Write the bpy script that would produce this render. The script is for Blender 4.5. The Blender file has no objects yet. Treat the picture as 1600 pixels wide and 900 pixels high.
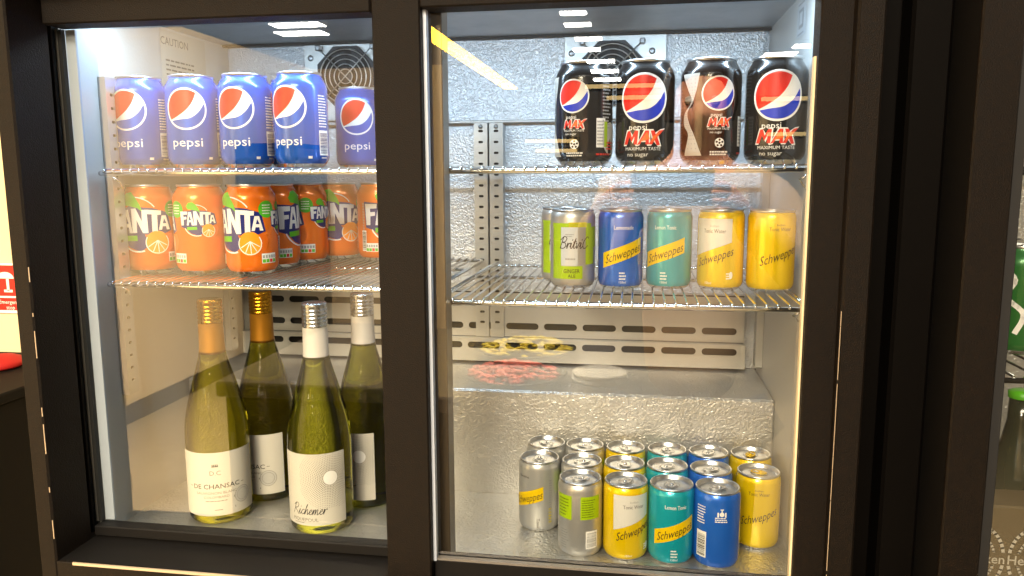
import bpy, math, random
from mathutils import Vector, Matrix, geometry
random.seed(7)
S = bpy.context.scene
C = S.collection
PI = math.pi
OFF = 1.473          # height of the lens above the room floor; everything is built with the lens at z = 0

# ---------------------------------------------------------------- camera
cam = bpy.data.cameras.new('camera'); co = bpy.data.objects.new('camera', cam); C.objects.link(co)
R0, R1, R2 = (.98768231, .15640117, -.00472555), (.01790615, -.14297733, -.98956397), (-.15544461, .97729021, -.14401672)
co.matrix_world = Matrix(((R0[0], -R1[0], -R2[0], 0), (R0[1], -R1[1], -R2[1], 0), (R0[2], -R1[2], -R2[2], 0), (0, 0, 0, 1)))
cam.sensor_width = 36; cam.lens = 27.407; cam.clip_start = .02; cam.clip_end = 200
S.camera = co

# ---------------------------------------------------------------- light, exposure
W = bpy.data.worlds.new('World'); S.world = W; W.use_nodes = True
W.node_tree.nodes['Background'].inputs[0].default_value = (1, .82, .62, 1)
W.node_tree.nodes['Background'].inputs[1].default_value = .22
S.view_settings.view_transform = 'Standard'; S.view_settings.look = 'None'
S.view_settings.exposure = 0; S.view_settings.gamma = 1
S.render.engine = 'CYCLES'
cy = S.cycles
cy.use_denoising = True; cy.max_bounces = 10; cy.transmission_bounces = 8; cy.glossy_bounces = 5; cy.diffuse_bounces = 4
cy.transparent_max_bounces = 16; cy.caustics_reflective = False; cy.caustics_refractive = False
cy.sample_clamp_indirect = 4; cy.blur_glossy = .5

def area(name, loc, target, sx, sy, power, col):
    l = bpy.data.lights.new(name, 'AREA'); l.shape = 'RECTANGLE'; l.size = sx; l.size_y = sy; l.energy = power; l.color = col
    o = bpy.data.objects.new(name, l); C.objects.link(o); o.location = loc
    o.rotation_euler = (Vector(target) - Vector(loc)).to_track_quat('-Z', 'Y').to_euler()
    return o
COOL = (.50, .74, 1.0); WARM = (1.0, .86, .68)
area('fridge_led', (-.44, .893, .193), (-.44, .985, -.05), .39, .014, 2.0, COOL)
area('fridge_led', (-.015, .883, .193), (-.015, .985, -.05), .37, .014, 2.3, COOL)
area('aisle_lamp', (-.3, -1.7, 1.42), (-.1, .8, -.2), 1.4, .5, 108, WARM)
area('wall_fill', (-1.2, -1.6, 1.42), (-3.0, -1.8, -.4), .5, 2.4, 640, (1, .80, .52))  # added fill aimed at the side wall to brighten its reflection
area('buffet_fill', (-.35, -1.15, .62), (-.35, -1.15, -.6), .5, .3, 70, (1, .82, .6))  # added fill over the buffet so the dishes show in the glass

# ---------------------------------------------------------------- materials
def lin(h):
    h = h.lstrip('#'); out = []
    for i in (0, 2, 4):
        c = int(h[i:i+2], 16) / 255
        out.append(c / 12.92 if c <= .04045 else ((c + .055) / 1.055) ** 2.4)
    return tuple(out) + (1,)
MATS = {}
def mat(name, col, rough=.5, metal=0, bump=None, coat=0, emit=None, trans=0, ior=1.45, mottle=None, spec=None):
    m = bpy.data.materials.new(name); m.use_nodes = True
    nt = m.node_tree; p = nt.nodes['Principled BSDF']
    c = lin(col) if isinstance(col, str) else tuple(col) + (1,)
    p.inputs['Base Color'].default_value = c; p.inputs['Roughness'].default_value = rough; p.inputs['Metallic'].default_value = metal
    p.inputs['Coat Weight'].default_value = coat; p.inputs['Coat Roughness'].default_value = .12
    p.inputs['Transmission Weight'].default_value = trans; p.inputs['IOR'].default_value = ior
    if spec is not None: p.inputs['Specular IOR Level'].default_value = spec
    if emit:
        p.inputs['Emission Color'].default_value = c; p.inputs['Emission Strength'].default_value = emit
    tc = nt.nodes.new('ShaderNodeTexCoord')
    if bump:
        sc, st, dist, kind = bump
        if kind == 'voronoi':
            t = nt.nodes.new('ShaderNodeTexVoronoi'); t.feature = 'SMOOTH_F1'; t.inputs['Scale'].default_value = sc; h = t.outputs['Distance']
            n2 = nt.nodes.new('ShaderNodeTexNoise'); n2.inputs['Scale'].default_value = sc * .6; n2.inputs['Detail'].default_value = 2
            ad = nt.nodes.new('ShaderNodeMixRGB'); ad.blend_type = 'ADD'; ad.inputs[0].default_value = .6
            vm = nt.nodes.new('ShaderNodeVectorMath'); vm.operation = 'ADD'
            ns = nt.nodes.new('ShaderNodeTexNoise'); ns.inputs['Scale'].default_value = sc * .35
            sc_ = nt.nodes.new('ShaderNodeVectorMath'); sc_.operation = 'SCALE'; sc_.inputs['Scale'].default_value = .012
            nt.links.new(tc.outputs['Object'], ns.inputs['Vector']); nt.links.new(ns.outputs['Color'], sc_.inputs[0])
            nt.links.new(tc.outputs['Object'], vm.inputs[0]); nt.links.new(sc_.outputs[0], vm.inputs[1])
            nt.links.new(vm.outputs[0], t.inputs['Vector']); nt.links.new(tc.outputs['Object'], n2.inputs['Vector'])
            nt.links.new(h, ad.inputs[1]); nt.links.new(n2.outputs['Fac'], ad.inputs[2]); h = ad.outputs[0]
        else:
            t = nt.nodes.new('ShaderNodeTexNoise'); t.inputs['Scale'].default_value = sc; t.inputs['Detail'].default_value = 2
            nt.links.new(tc.outputs['Object'], t.inputs['Vector']); h = t.outputs['Fac']
        b = nt.nodes.new('ShaderNodeBump'); b.inputs['Strength'].default_value = st; b.inputs['Distance'].default_value = dist
        nt.links.new(h, b.inputs['Height']); nt.links.new(b.outputs[0], p.inputs['Normal'])
    if mottle:
        sc, amt, col2 = mottle
        n = nt.nodes.new('ShaderNodeTexNoise'); n.inputs['Scale'].default_value = sc; n.inputs['Detail'].default_value = 5; n.inputs['Roughness'].default_value = .65
        nt.links.new(tc.outputs['Object'], n.inputs['Vector'])
        r = nt.nodes.new('ShaderNodeValToRGB'); r.color_ramp.elements[0].position = .42; r.color_ramp.elements[1].position = .68
        r.color_ramp.elements[0].color = c; c2 = lin(col2); r.color_ramp.elements[1].color = tuple(c[i] * (1 - amt) + c2[i] * amt for i in range(3)) + (1,)
        nt.links.new(n.outputs['Fac'], r.inputs[0]); nt.links.new(r.outputs[0], p.inputs['Base Color'])
        mr = nt.nodes.new('ShaderNodeMapRange'); mr.inputs['To Min'].default_value = rough * .85; mr.inputs['To Max'].default_value = min(1, rough * 1.25)
        nt.links.new(n.outputs['Fac'], mr.inputs['Value']); nt.links.new(mr.outputs[0], p.inputs['Roughness'])
    MATS[name] = m
    return m
mat('powder_coat', (.0036, .0023, .0013), .58, 0, (800, .8, .0008, 'noise'), mottle=(260, .45, '#1c1208'), spec=.17)
mat('powder_dark', (.003, .0024, .002), .6, 0, (1100, .3, .0005, 'noise'), spec=.25)  # darker copy of the coat; on bottom rails and sill it stands for shade
mat('void_black', (.006, .006, .006), .6)
mat('gloss_black', (.0025, .002, .0016), .5, 0, (600, .15, .0004, 'noise'), spec=.06)
mat('worn_edge', '#b7a58c', .5, .3)
mat('stucco', (.72, .72, .72), .42, .62, (390, .75, .0017, 'voronoi'))
mat('stucco_fine', (.68, .67, .64), .36, .85, (280, .65, .0016, 'voronoi'), mottle=(9, .25, '#8a8172'))
mat('stucco_hump', (.68, .66, .62), .38, .75, (320, .5, .0016, 'voronoi'), mottle=(9, .25, '#8a8172'))
mat('sheet', (.62, .61, .58), .38, .7, mottle=(14, .3, '#8e8677'))
mat('liner', (.66, .65, .62), .45, .35, (300, .2, .001, 'noise'))
mat('ceiling_sheet', (.52, .54, .57), .40, .6, mottle=(12, .25, '#7d8590'))
mat('upright', (.60, .60, .58), .36, .8)
mat('slot_dark', (.015, .014, .013), .6)
mat('duct', (.60, .57, .51), .42, .55, (180, .25, .0012, 'noise'))
mat('chrome', (.80, .80, .78), .16, 1)
mat('alu', (.80, .80, .80), .25, 1)
mat('alu_lid', (.74, .74, .74), .30, 1, (500, .1, .0003, 'noise'))
mat('fan_black', (.018, .02, .024), .5)
mat('guard', (.45, .43, .40), .35, .9)
mat('trim_pale', '#b9c2cf', .45, .2)
mat('trim_cream', '#d8c9a4', .5)
mat('spacer', '#8f8b86', .4, .7, (900, .6, .001, 'noise'))
mat('stile_sheen', '#6b5d4c', .30, .6)  # lighter brown stands for the reflection on a black stile
mat('rubber', (.01, .01, .01), .7)
mat('screw', (.3, .3, .3), .35, .9)
mat('led_diffuser', (.85, .93, 1), .5, emit=14)
# drink print
K = dict(rough=.27, metal=.35, coat=.6)
mat('cola_blue', '#1058c0', **K)
mat('cola_black', '#0c0b0c', .24, .35, coat=.9)
mat('print_white', '#ece9e4', .35)
mat('print_red', '#e0281a', .32, .1)
mat('print_navy', '#16206e', .32, .1)
mat('globe_blue', '#1d35b8', .32, .1)
mat('max_red', '#d92b15', .32)
mat('max_orange', '#f0732a', .32)
mat('orange', '#fa7a0c', **K)
mat('fruit', '#ff9a1e', .35)
mat('fruit_dark', '#d9640b', .35)
mat('leaf', '#58b414', .35)
mat('badge', '#4cae1c', .35)
mat('print_grey', '#9a9a98', .4)
mat('print_dark', '#2a1c10', .45)
mat('mixer_blue', '#2468d2', **K)
mat('mixer_teal', '#1aa5b4', **K)
mat('mixer_yellow', '#f4cf06', **K)
mat('band_yellow', '#eec807', .32, .2)
mat('tonic_white', '#dcdad4', .32, .15, coat=.3)
mat('mixer_silver', '#b9b8b4', .32, .55, coat=.3)
mat('bare_silver', '#cfccc6', .36, .75)
mat('lime', '#a4c412', .32, .15)
mat('lime_yellow', '#d5c31c', .32, .15)
mat('panel_grey', '#c9ccce', .38, .1)
mat('tab_yellow', '#e8c000', .35, .4)
mat('paper', '#cdc7ba', .7)
mat('paper_shade', '#bdb9b1', .7)
mat('ink', '#1c1815', .6)
mat('ink_soft', '#6a645c', .6)
mat('dot_grey', '#37343a', .6)
mat('gold_cap', '#c4891a', .24, .95)
mat('gold_skirt', '#b57a1c', .40, .55)
mat('silver_cap', '#c9cbce', .24, .95)
mat('white_skirt', '#d8d3cc', .40, .15)
mat('olive_glass', (.50, .43, .015), .02, 0, trans=1, ior=1.36)
mat('green_glass', (.42, .42, .03), .02, 0, trans=1, ior=1.36)
mat('cream_wall', '#d9c8a2', .7, 0, (90, .05, .001, 'noise'))
mat('plaster', '#e2cfae', .75)
mat('skirting', '#4b4036', .5)
mat('floor_tile', '#a89a80', .35, mottle=(3, .3, '#857860'))
mat('sign_red', '#d5140c', .4)
mat('red_cloth', '#a81412', .7)
mat('cabinet_black', (.004, .0034, .003), .7, spec=.12)
mat('counter_top', '#3a3530', .3)
mat('shelf_glow', (1, .74, .32), .5, emit=3.2)
mat('panel_light', (1, .95, .86), .5, emit=34)
mat('strip_yellow', (1, .62, .06), .5, emit=20)
mat('pink_food', '#dd7062', .6, 0, (60, 1, .01, 'noise'), mottle=(40, .6, '#8a2f2c'))
mat('yellow_food', '#dcc84a', .6, 0, (60, 1, .01, 'noise'), mottle=(40, .6, '#6f7a2a'))
mat('dish_black', (.02, .02, .02), .3)
mat('lid_white', '#d8d8d2', .4)
mat('can_green', '#0f6420', .3, .25, coat=.3)
mat('bottle_dark', (.02, .025, .012), .15, coat=.5)
mat('lime_liquid', '#b9b02c', .3)
mat('carton_brown', '#55482f', .5)
mat('carton_mark', '#b5ad9c', .55)
def glass_mat():
    m = bpy.data.materials.new('door_glass'); m.use_nodes = True; nt = m.node_tree; nt.nodes.clear()
    out = nt.nodes.new('ShaderNodeOutputMaterial'); mix = nt.nodes.new('ShaderNodeMixShader')
    tr = nt.nodes.new('ShaderNodeBsdfTransparent'); tr.inputs[0].default_value = (.97, .98, .97, 1)
    gl = nt.nodes.new('ShaderNodeBsdfGlossy'); gl.inputs['Roughness'].default_value = .003
    fr = nt.nodes.new('ShaderNodeFresnel'); fr.inputs['IOR'].default_value = 2.2   # double glazing: four surfaces
    ge = nt.nodes.new('ShaderNodeNewGeometry'); inv = nt.nodes.new('ShaderNodeMath'); inv.operation = 'SUBTRACT'; inv.inputs[0].default_value = 1
    mu = nt.nodes.new('ShaderNodeMath'); mu.operation = 'MULTIPLY'
    nt.links.new(ge.outputs['Backfacing'], inv.inputs[1]); nt.links.new(fr.outputs[0], mu.inputs[0]); nt.links.new(inv.outputs[0], mu.inputs[1])
    nt.links.new(mu.outputs[0], mix.inputs[0]); nt.links.new(tr.outputs[0], mix.inputs[1]); nt.links.new(gl.outputs[0], mix.inputs[2]); nt.links.new(mix.outputs[0], out.inputs[0])
    MATS['door_glass'] = m
glass_mat()

# ---------------------------------------------------------------- mesh helpers
class MB:
    def __init__(s): s.v = []; s.f = []; s.mi = []; s.sm = []; s.m = []
    def slot(s, m):
        if m not in s.m: s.m.append(m)
        return s.m.index(m)
    def face(s, idx, m, smooth=False): s.f.append(tuple(idx)); s.mi.append(s.slot(m)); s.sm.append(smooth)
    def add(s, vs):
        b = len(s.v); s.v.extend([tuple(v) for v in vs]); return b
    def box(s, x0, x1, y0, y1, z0, z1, m, bev=0):
        if bev:
            b = bev   # chamfer all edges: build as the hull of three boxes
            pts = []
            for sx, X in ((1, x0), (-1, x1)):
                for sy, Y in ((1, y0), (-1, y1)):
                    for sz, Z in ((1, z0), (-1, z1)):
                        pts.append(((X, Y + sy*b, Z + sz*b), (X + sx*b, Y, Z + sz*b), (X + sx*b, Y + sy*b, Z)))
            base = s.add([p for t in pts for p in t])
            def q(i, k): return base + i*3 + k
            F = []
            F += [[q(0,0), q(1,0), q(3,0), q(2,0)], [q(4,0), q(6,0), q(7,0), q(5,0)]]
            F += [[q(0,1), q(4,1), q(5,1), q(1,1)], [q(2,1), q(3,1), q(7,1), q(6,1)]]
            F += [[q(0,2), q(2,2), q(6,2), q(4,2)], [q(1,2), q(5,2), q(7,2), q(3,2)]]
            for a, c_ in ((0,1),(2,3),(4,5),(6,7)): F.append([q(a,0), q(c_,0), q(c_,1), q(a,1)])
            for a, c_ in ((0,2),(1,3),(4,6),(5,7)): F.append([q(a,0), q(c_,0), q(c_,2), q(a,2)])
            for a, c_ in ((0,4),(1,5),(2,6),(3,7)): F.append([q(a,1), q(c_,1), q(c_,2), q(a,2)])
            for i in range(8): F.append([q(i,0), q(i,1), q(i,2)])
            cen = Vector(((x0+x1)/2, (y0+y1)/2, (z0+z1)/2))
            for f in F:
                P = [Vector(s.v[i]) for i in f]; n = geometry.normal(P); mid = sum(P, Vector()) / len(P)
                if n.dot(mid - cen) < 0: f = f[::-1]
                s.face(f, m)
            return
        b = s.add([(x0,y0,z0),(x1,y0,z0),(x1,y1,z0),(x0,y1,z0),(x0,y0,z1),(x1,y0,z1),(x1,y1,z1),(x0,y1,z1)])
        for f in ((3,2,1,0),(4,5,6,7),(0,1,5,4),(1,2,6,5),(2,3,7,6),(3,0,4,7)): s.face([b+i for i in f], m)
    def lathe(s, prof, m, seg=48, cx=0, cy=0, cz=0, smooth=True, axis='z'):
        """prof: list of (r, z) or (r, z, material) bottom to top / outside first"""
        rings = []
        for p in prof:
            r, z = p[0], p[1]
            if r < 1e-6: rings.append([s.add([(cx, cy, cz+z)])])
            else: rings.append(list(range(s.add([(cx + r*math.cos(2*PI*k/seg), cy + r*math.sin(2*PI*k/seg), cz+z) for k in range(seg)]), len(s.v))))
        for i in range(len(prof)-1):
            a, b = rings[i], rings[i+1]; mm = prof[i][2] if len(prof[i]) > 2 else m
            if len(a) == 1 and len(b) == 1: continue
            for k in range(seg):
                k2 = (k+1) % seg
                if len(a) == 1: s.face((a[0], b[k2], b[k]), mm, smooth)
                elif len(b) == 1: s.face((a[k], a[k2], b[0]), mm, smooth)
                else: s.face((a[k], a[k2], b[k2], b[k]), mm, smooth)
    def tube(s, pts, r, m, seg=8, cap=True):
        pts = [Vector(p) for p in pts]; rings = []
        prev = None
        for i, p in enumerate(pts):
            d = (pts[min(i+1, len(pts)-1)] - pts[max(i-1, 0)]).normalized()
            ref = Vector((0, 0, 1)) if abs(d.z) < .9 else Vector((1, 0, 0))
            u = d.cross(ref).normalized(); w = d.cross(u)
            rings.append(s.add([p + u*r*math.cos(2*PI*k/seg) + w*r*math.sin(2*PI*k/seg) for k in range(seg)]))
        for a, b in zip(rings, rings[1:]):
            for k in range(seg): s.face((a+k, b+k, b+(k+1) % seg, a+(k+1) % seg), m, True)
        if cap:
            s.face([rings[0]+k for k in range(seg)], m); s.face([rings[-1]+k for k in range(seg)][::-1], m)
    def ring(s, c, R, r, m, seg=40, axis='y'):
        c = Vector(c); n = 6; base = []
        for k in range(seg):
            a = 2*PI*k/seg; e = Vector((math.cos(a), 0, math.sin(a))) if axis == 'y' else Vector((math.cos(a), math.sin(a), 0))
            h = Vector((0, 1, 0)) if axis == 'y' else Vector((0, 0, 1))
            base.append(s.add([c + e*(R + r*math.cos(2*PI*j/n)) + h*r*math.sin(2*PI*j/n) for j in range(n)]))
        for k in range(seg):
            a, b = base[k], base[(k+1) % seg]
            for j in range(n): s.face((a+j, b+j, b+(j+1) % n, a+(j+1) % n), m, True)
    def plate(s, outer, holes, y0, y1, m, edge=None):
        """flat plate facing -Y with real holes, outline in (x, z), thickness y0 (front) .. y1"""
        edge = edge or m
        loops = [outer] + holes
        tri = geometry.tessellate_polygon([[Vector((p[0], p[1], 0)) for p in l] for l in loops])
        flat = [p for l in loops for p in l]
        a = s.add([(p[0], y0, p[1]) for p in flat]); b = s.add([(p[0], y1, p[1]) for p in flat])
        for t in tri:
            P = [flat[i] for i in t]
            ar = (P[1][0]-P[0][0])*(P[2][1]-P[0][1]) - (P[2][0]-P[0][0])*(P[1][1]-P[0][1])
            t = t if ar > 0 else t[::-1]
            s.face([a+i for i in t], m); s.face([b+i for i in t][::-1], m)
        o = 0
        for l in loops:
            n = len(l)
            for i in range(n): s.face((a+o+i, b+o+i, b+o+(i+1) % n, a+o+(i+1) % n), edge)
            o += n
    def wrap(s, flat, rfun, r0, layer, m, th0=0, du=.0022, dr=.00013, bends=()):
        for poly in flat:
            us = [p[0] for p in poly]
            k0 = math.floor(min(us)/du); k1 = math.floor(max(us)/du)
            for k in range(k0, k1+1):
                c = clip(poly, 0, k*du, 1) if k > k0 else poly
                c = clip(c, 0, (k+1)*du, -1) if k < k1 else c
                if len(c) < 3: continue
                cells = [c]
                for lim in bends:                       # follow the shoulder of the can
                    nxt = []
                    for q in cells:
                        if min(p[1] for p in q) < lim - 1e-6 and max(p[1] for p in q) > lim + 1e-6: nxt += [clip(q, 1, lim, -1), clip(q, 1, lim, 1)]
                        else: nxt.append(q)
                    cells = nxt
                for c in cells:
                    if len(c) < 3: continue
                    vs = []
                    for u, v in c:
                        r = rfun(v) + .0001 + layer*dr; th = u/r0 + th0
                        vs.append((r*math.sin(th), -r*math.cos(th), v))
                    b = s.add(vs); s.face(range(b, b+len(vs)), m, True)
    def flatput(s, flat, org, ux, uy, m, lift=0):
        org, ux, uy = Vector(org), Vector(ux), Vector(uy); n = ux.cross(uy).normalized()
        for poly in flat:
            b = s.add([org + ux*p[0] + uy*p[1] + n*lift for p in poly]); s.face(range(b, b+len(poly)), m)
    def build(s, name, parent=None, loc=(0, 0, 0), rz=0):
        me = bpy.data.meshes.new(name); me.from_pydata(s.v, [], s.f)
        for m in s.m: me.materials.append(MATS[m])
        me.polygons.foreach_set('material_index', s.mi); me.polygons.foreach_set('use_smooth', s.sm); me.update()
        o = bpy.data.objects.new(name, me); C.objects.link(o); o.location = loc; o.rotation_euler = (0, 0, rz)
        if parent: o.parent = parent
        return o
def clip(poly, ax, val, sgn):
    out = []; n = len(poly)
    for i in range(n):
        a, b = poly[i], poly[(i+1) % n]
        da, db = (a[ax]-val)*sgn, (b[ax]-val)*sgn
        if da >= 0: out.append(a)
        if da*db < 0:
            t = da/(da-db); out.append((a[0]+(b[0]-a[0])*t, a[1]+(b[1]-a[1])*t))
    return out
def ccw(p): return sum(p[i][0]*p[(i+1) % len(p)][1] - p[(i+1) % len(p)][0]*p[i][1] for i in range(len(p))) > 0

# ---------------------------------------------------------------- flat print shapes (lists of convex pieces in metres)
_txt = {}
def text(s, size, shear=0, bold=0, spacing=1):
    """the word centred on the origin, cap height = size"""
    k = (s, shear, bold, spacing)
    if k not in _txt:
        cu = bpy.data.curves.new('w', 'FONT'); cu.body = s; cu.shear = shear; cu.offset = bold; cu.space_character = spacing; cu.resolution_u = 2
        o = bpy.data.objects.new('w', cu); C.objects.link(o)
        dg = bpy.context.evaluated_depsgraph_get(); dg.update()
        me = bpy.data.meshes.new_from_object(o.evaluated_get(dg))
        V = [(v.co.x, v.co.y) for v in me.vertices]; T = [[V[i] for i in p.vertices] for p in me.polygons]
        bpy.data.objects.remove(o); bpy.data.curves.remove(cu); bpy.data.meshes.remove(me)
        T = [t if ccw(t) else t[::-1] for t in T]
        xs = [p[0] for t in T for p in t]; mid = (min(xs)+max(xs))/2
        _txt[k] = [[((p[0]-mid)/.72, (p[1]-.36)/.72) for p in t] for t in T]
    return [[(p[0]*size, p[1]*size) for p in t] for t in _txt[k]]
def wide(T): xs = [p[0] for t in T for p in t]; return max(xs)-min(xs)
def fit(T, w): k = w/wide(T); return [[(p[0]*k, p[1]) for p in t] for t in T]
def mv(T, dx=0, dy=0, rot=0, sx=1, sy=1):
    c, s_ = math.cos(rot), math.sin(rot); R_ = []
    for t in T:
        q = [(p[0]*sx*c - p[1]*sy*s_ + dx, p[0]*sx*s_ + p[1]*sy*c + dy) for p in t]
        R_.append(q if sx*sy > 0 else q[::-1])
    return R_
def skew(T, k): return [[(p[0], p[1] + p[0]*k) for p in t] for t in T]
def poly(pts):
    if not ccw(pts): pts = pts[::-1]
    tr = geometry.tessellate_polygon([[Vector((p[0], p[1], 0)) for p in pts]])
    out = [[pts[i] for i in t] for t in tr]
    return [t if ccw(t) else t[::-1] for t in out]
def disc(r, n=40, ry=None): ry = ry or r; return [[(r*math.cos(2*PI*i/n), ry*math.sin(2*PI*i/n)) for i in range(n)]]
def rect(w, h): return [[(-w/2, -h/2), (w/2, -h/2), (w/2, h/2), (-w/2, h/2)]]
def rbox(x0, x1, y0, y1): return [[(x0, y0), (x1, y0), (x1, y1), (x0, y1)]]
def stroke(pts, w):
    out = []
    for a, b in zip(pts, pts[1:]):
        dx, dy = b[0]-a[0], b[1]-a[1]; L = math.hypot(dx, dy) or 1; nx, ny = -dy/L*w/2, dx/L*w/2; ex, ey = dx/L*w*.3, dy/L*w*.3
        q = [(a[0]+nx-ex, a[1]+ny-ey), (a[0]-nx-ex, a[1]-ny-ey), (b[0]-nx+ex, b[1]-ny+ey), (b[0]+nx+ex, b[1]+ny+ey)]
        out.append(q if ccw(q) else q[::-1])
    return out
def smooth(pts, n=5):
    out = []; P = [pts[0]] + list(pts) + [pts[-1]]
    for i in range(1, len(P)-2):
        for k in range(n):
            t = k/n; a, b, c, d = P[i-1], P[i], P[i+1], P[i+2]
            out.append(tuple(.5*((2*b[j]) + (c[j]-a[j])*t + (2*a[j]-5*b[j]+4*c[j]-d[j])*t*t + (3*b[j]-a[j]-3*c[j]+d[j])*t**3) for j in (0, 1)))
    out.append(tuple(pts[-1])); return out
def arc(cx, cy, r, a0, a1, w, n=14, ry=None):
    ry = ry or r
    return stroke([(cx + r*math.cos(math.radians(a0+(a1-a0)*i/n)), cy + ry*math.sin(math.radians(a0+(a1-a0)*i/n))) for i in range(n+1)], w)
def lines(w, h, rows, fill=.5, rag=.25, seed=1):
    """small print too small to read: rows of short grey bars"""
    rnd = random.Random(seed); out = []
    for i in range(rows):
        y = h/2 - (i+.5)*h/rows; x = -w/2; end = w/2 - rnd.random()*w*rag
        while x < end:
            l = min(w*rnd.uniform(.06, .2), end-x); out += rbox(x, x+l, y-h/rows*fill/2, y+h/rows*fill/2); x += l + w*.03
    return out
def barcode(w, h, seed=3, across=False):
    rnd = random.Random(seed); out = []; x = -w/2
    while x < w/2 - w*.03:
        l = w*rnd.choice((.012, .02, .03, .04)); out += rbox(x, x+l, -h/2, h/2); x += l + w*rnd.choice((.015, .02, .035))
    return mv(out, rot=PI/2) if across else out
SCRIPT = {  # handwriting, x advance first, then strokes; baseline 0, x-height 1
 'R': (1.35, [[(.35, 2.1), (.2, 1), (.05, -.1)], [(-.05, 1.6), (.4, 2.15), (1, 1.9), (.9, 1.25), (.35, 1), (.8, .5), (1.35, -.1)]]),
 'B': (1.25, [[(.4, 2.1), (.2, 1), (.05, -.05)], [(-.1, 1.5), (.5, 2.15), (1.05, 1.8), (.8, 1.2), (.3, 1.1), (.95, .9), (1, .3), (.5, -.05), (0, .2)]]),
 'C': (1.2, [[(1.1, 1.7), (.9, 2.05), (.4, 1.6), (.1, .8), (.3, .05), (.8, .05), (1.2, .5)]]),
 'i': (.5, [[(0, .3), (.2, 1), (.15, .2), (.3, 0), (.55, .35)], [(.25, 1.45), (.3, 1.6)]]),
 'c': (.75, [[(.65, .85), (.4, 1), (.1, .55), (.25, .03), (.6, .1), (.8, .4)]]),
 'h': (.9, [[(0, .3), (.35, 2), (.2, 1.6), (.1, 0), (.3, .8), (.55, 1), (.6, .5), (.65, 0), (.95, .35)]]),
 'e': (.7, [[(.05, .4), (.5, .7), (.35, 1), (.1, .6), (.2, .05), (.5, .05), (.75, .4)]]),
 'm': (1.3, [[(0, .3), (.12, 1), (.1, 0), (.3, .85), (.5, .95), (.5, 0), (.7, .85), (.92, .95), (.92, .1), (1.05, 0), (1.35, .35)]]),
 'r': (.65, [[(0, .3), (.15, 1), (.12, 0), (.3, .8), (.6, 1), (.62, .8)]]),
 't': (.55, [[(0, .3), (.35, 1.8), (.2, .3), (.35, 0), (.6, .35)], [(0, 1.15), (.55, 1.25)]]),
 'v': (.75, [[(0, .9), (.12, .95), (.25, 0), (.6, 1), (.8, .95)]])}
def script(s, xh, w, slant=.2):
    x = 0; out = []
    for ch in s:
        adv, st = SCRIPT[ch]
        for p in st:
            q = [((x+a+b*slant)*xh, b*xh) for a, b in smooth(p, 4)]; out += stroke(q, w)
        x += adv
    c = x*xh/2
    return mv(out, -c, 0)

# ---------------------------------------------------------------- objects and their tags
def tag(o, label=None, cat=None, group=None, kind=None):
    if label: o['label'] = label
    if cat: o['category'] = cat
    if group: o['group'] = group
    if kind: o['kind'] = kind
    return o
def thing(name, label, cat, loc=(0, 0, 0), rz=0, group=None):
    o = bpy.data.objects.new(name, None); C.objects.link(o); o.location = loc; o.rotation_euler = (0, 0, rz); o.empty_display_size = .02
    return tag(o, label, cat, group)
def copy_tree(o, parent=None):
    c = o.copy(); C.objects.link(c)
    if parent: c.parent = parent
    for ch in list(o.children): copy_tree(ch, c)
    return c

# ---------------------------------------------------------------- the drinks fridge
F = thing('drinks_fridge', 'black countertop drinks fridge with two sliding glass doors, filled with cans and wine bottles', 'fridge', (0, 0, -.62))
ZF = .62      # children are built in lens coordinates and lifted by this
def fpart(mb, name, parent=None, label=None):
    o = mb.build(name, parent or F, (0, 0, ZF) if parent in (None, F) else (0, 0, 0))
    if label: o['label'] = label
    return o
XL, XR, YB, ZC, ZB = -.656, .187, 1.215, .206, -.449
m = MB()                                                      # outer carcass
m.box(-.664, -.643, .740, .800, -.60, .30, 'powder_coat', .002); m.box(-.668, -.659, .8005, 1.25, -.60, .30, 'powder_dark')
m.box(.187, .2105, .740, 1.25, -.60, .30, 'powder_coat', .002)
m.box(-.643, .187, .748, .84, .207, .30, 'powder_coat')
m.box(-.643, .187, .740, .7445, -.60, -.4325, 'powder_coat', .0008); m.box(-.643, .187, .7446, .83, -.60, -.4327, 'powder_dark')
m.box(-.643, .187, .84, 1.25, .232, .30, 'powder_dark')
m.box(-.643, .187, 1.235, 1.249, -.60, .232, 'powder_dark')
fpart(m, 'cabinet')
m = MB(); m.box(-.622, .10, .7385, .7405, -.4345, -.4315, 'worn_edge'); fpart(m, 'sill_edge')
random.seed(4)                                      # chipped paint on the corners of the frame
for z, l in ((-.405, .022), (-.350, .006), (-.305, .034), (-.262, .010), (-.196, .030), (-.150, .004), (-.112, .016)):
    m = MB(); m.box(-.6436, -.6429, .7396, .7404, z, z+l, 'worn_edge'); fpart(m, 'paint_chip')
z = -.425
while z < -.13:
    l = random.choice((.012, .03, .05, .07)); m = MB(); m.box(.1866, .1871, .7396, .7404, z, min(z+l, -.125), 'worn_edge'); fpart(m, 'paint_chip'); z += l + random.choice((.0006, .0012, .004))
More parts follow.
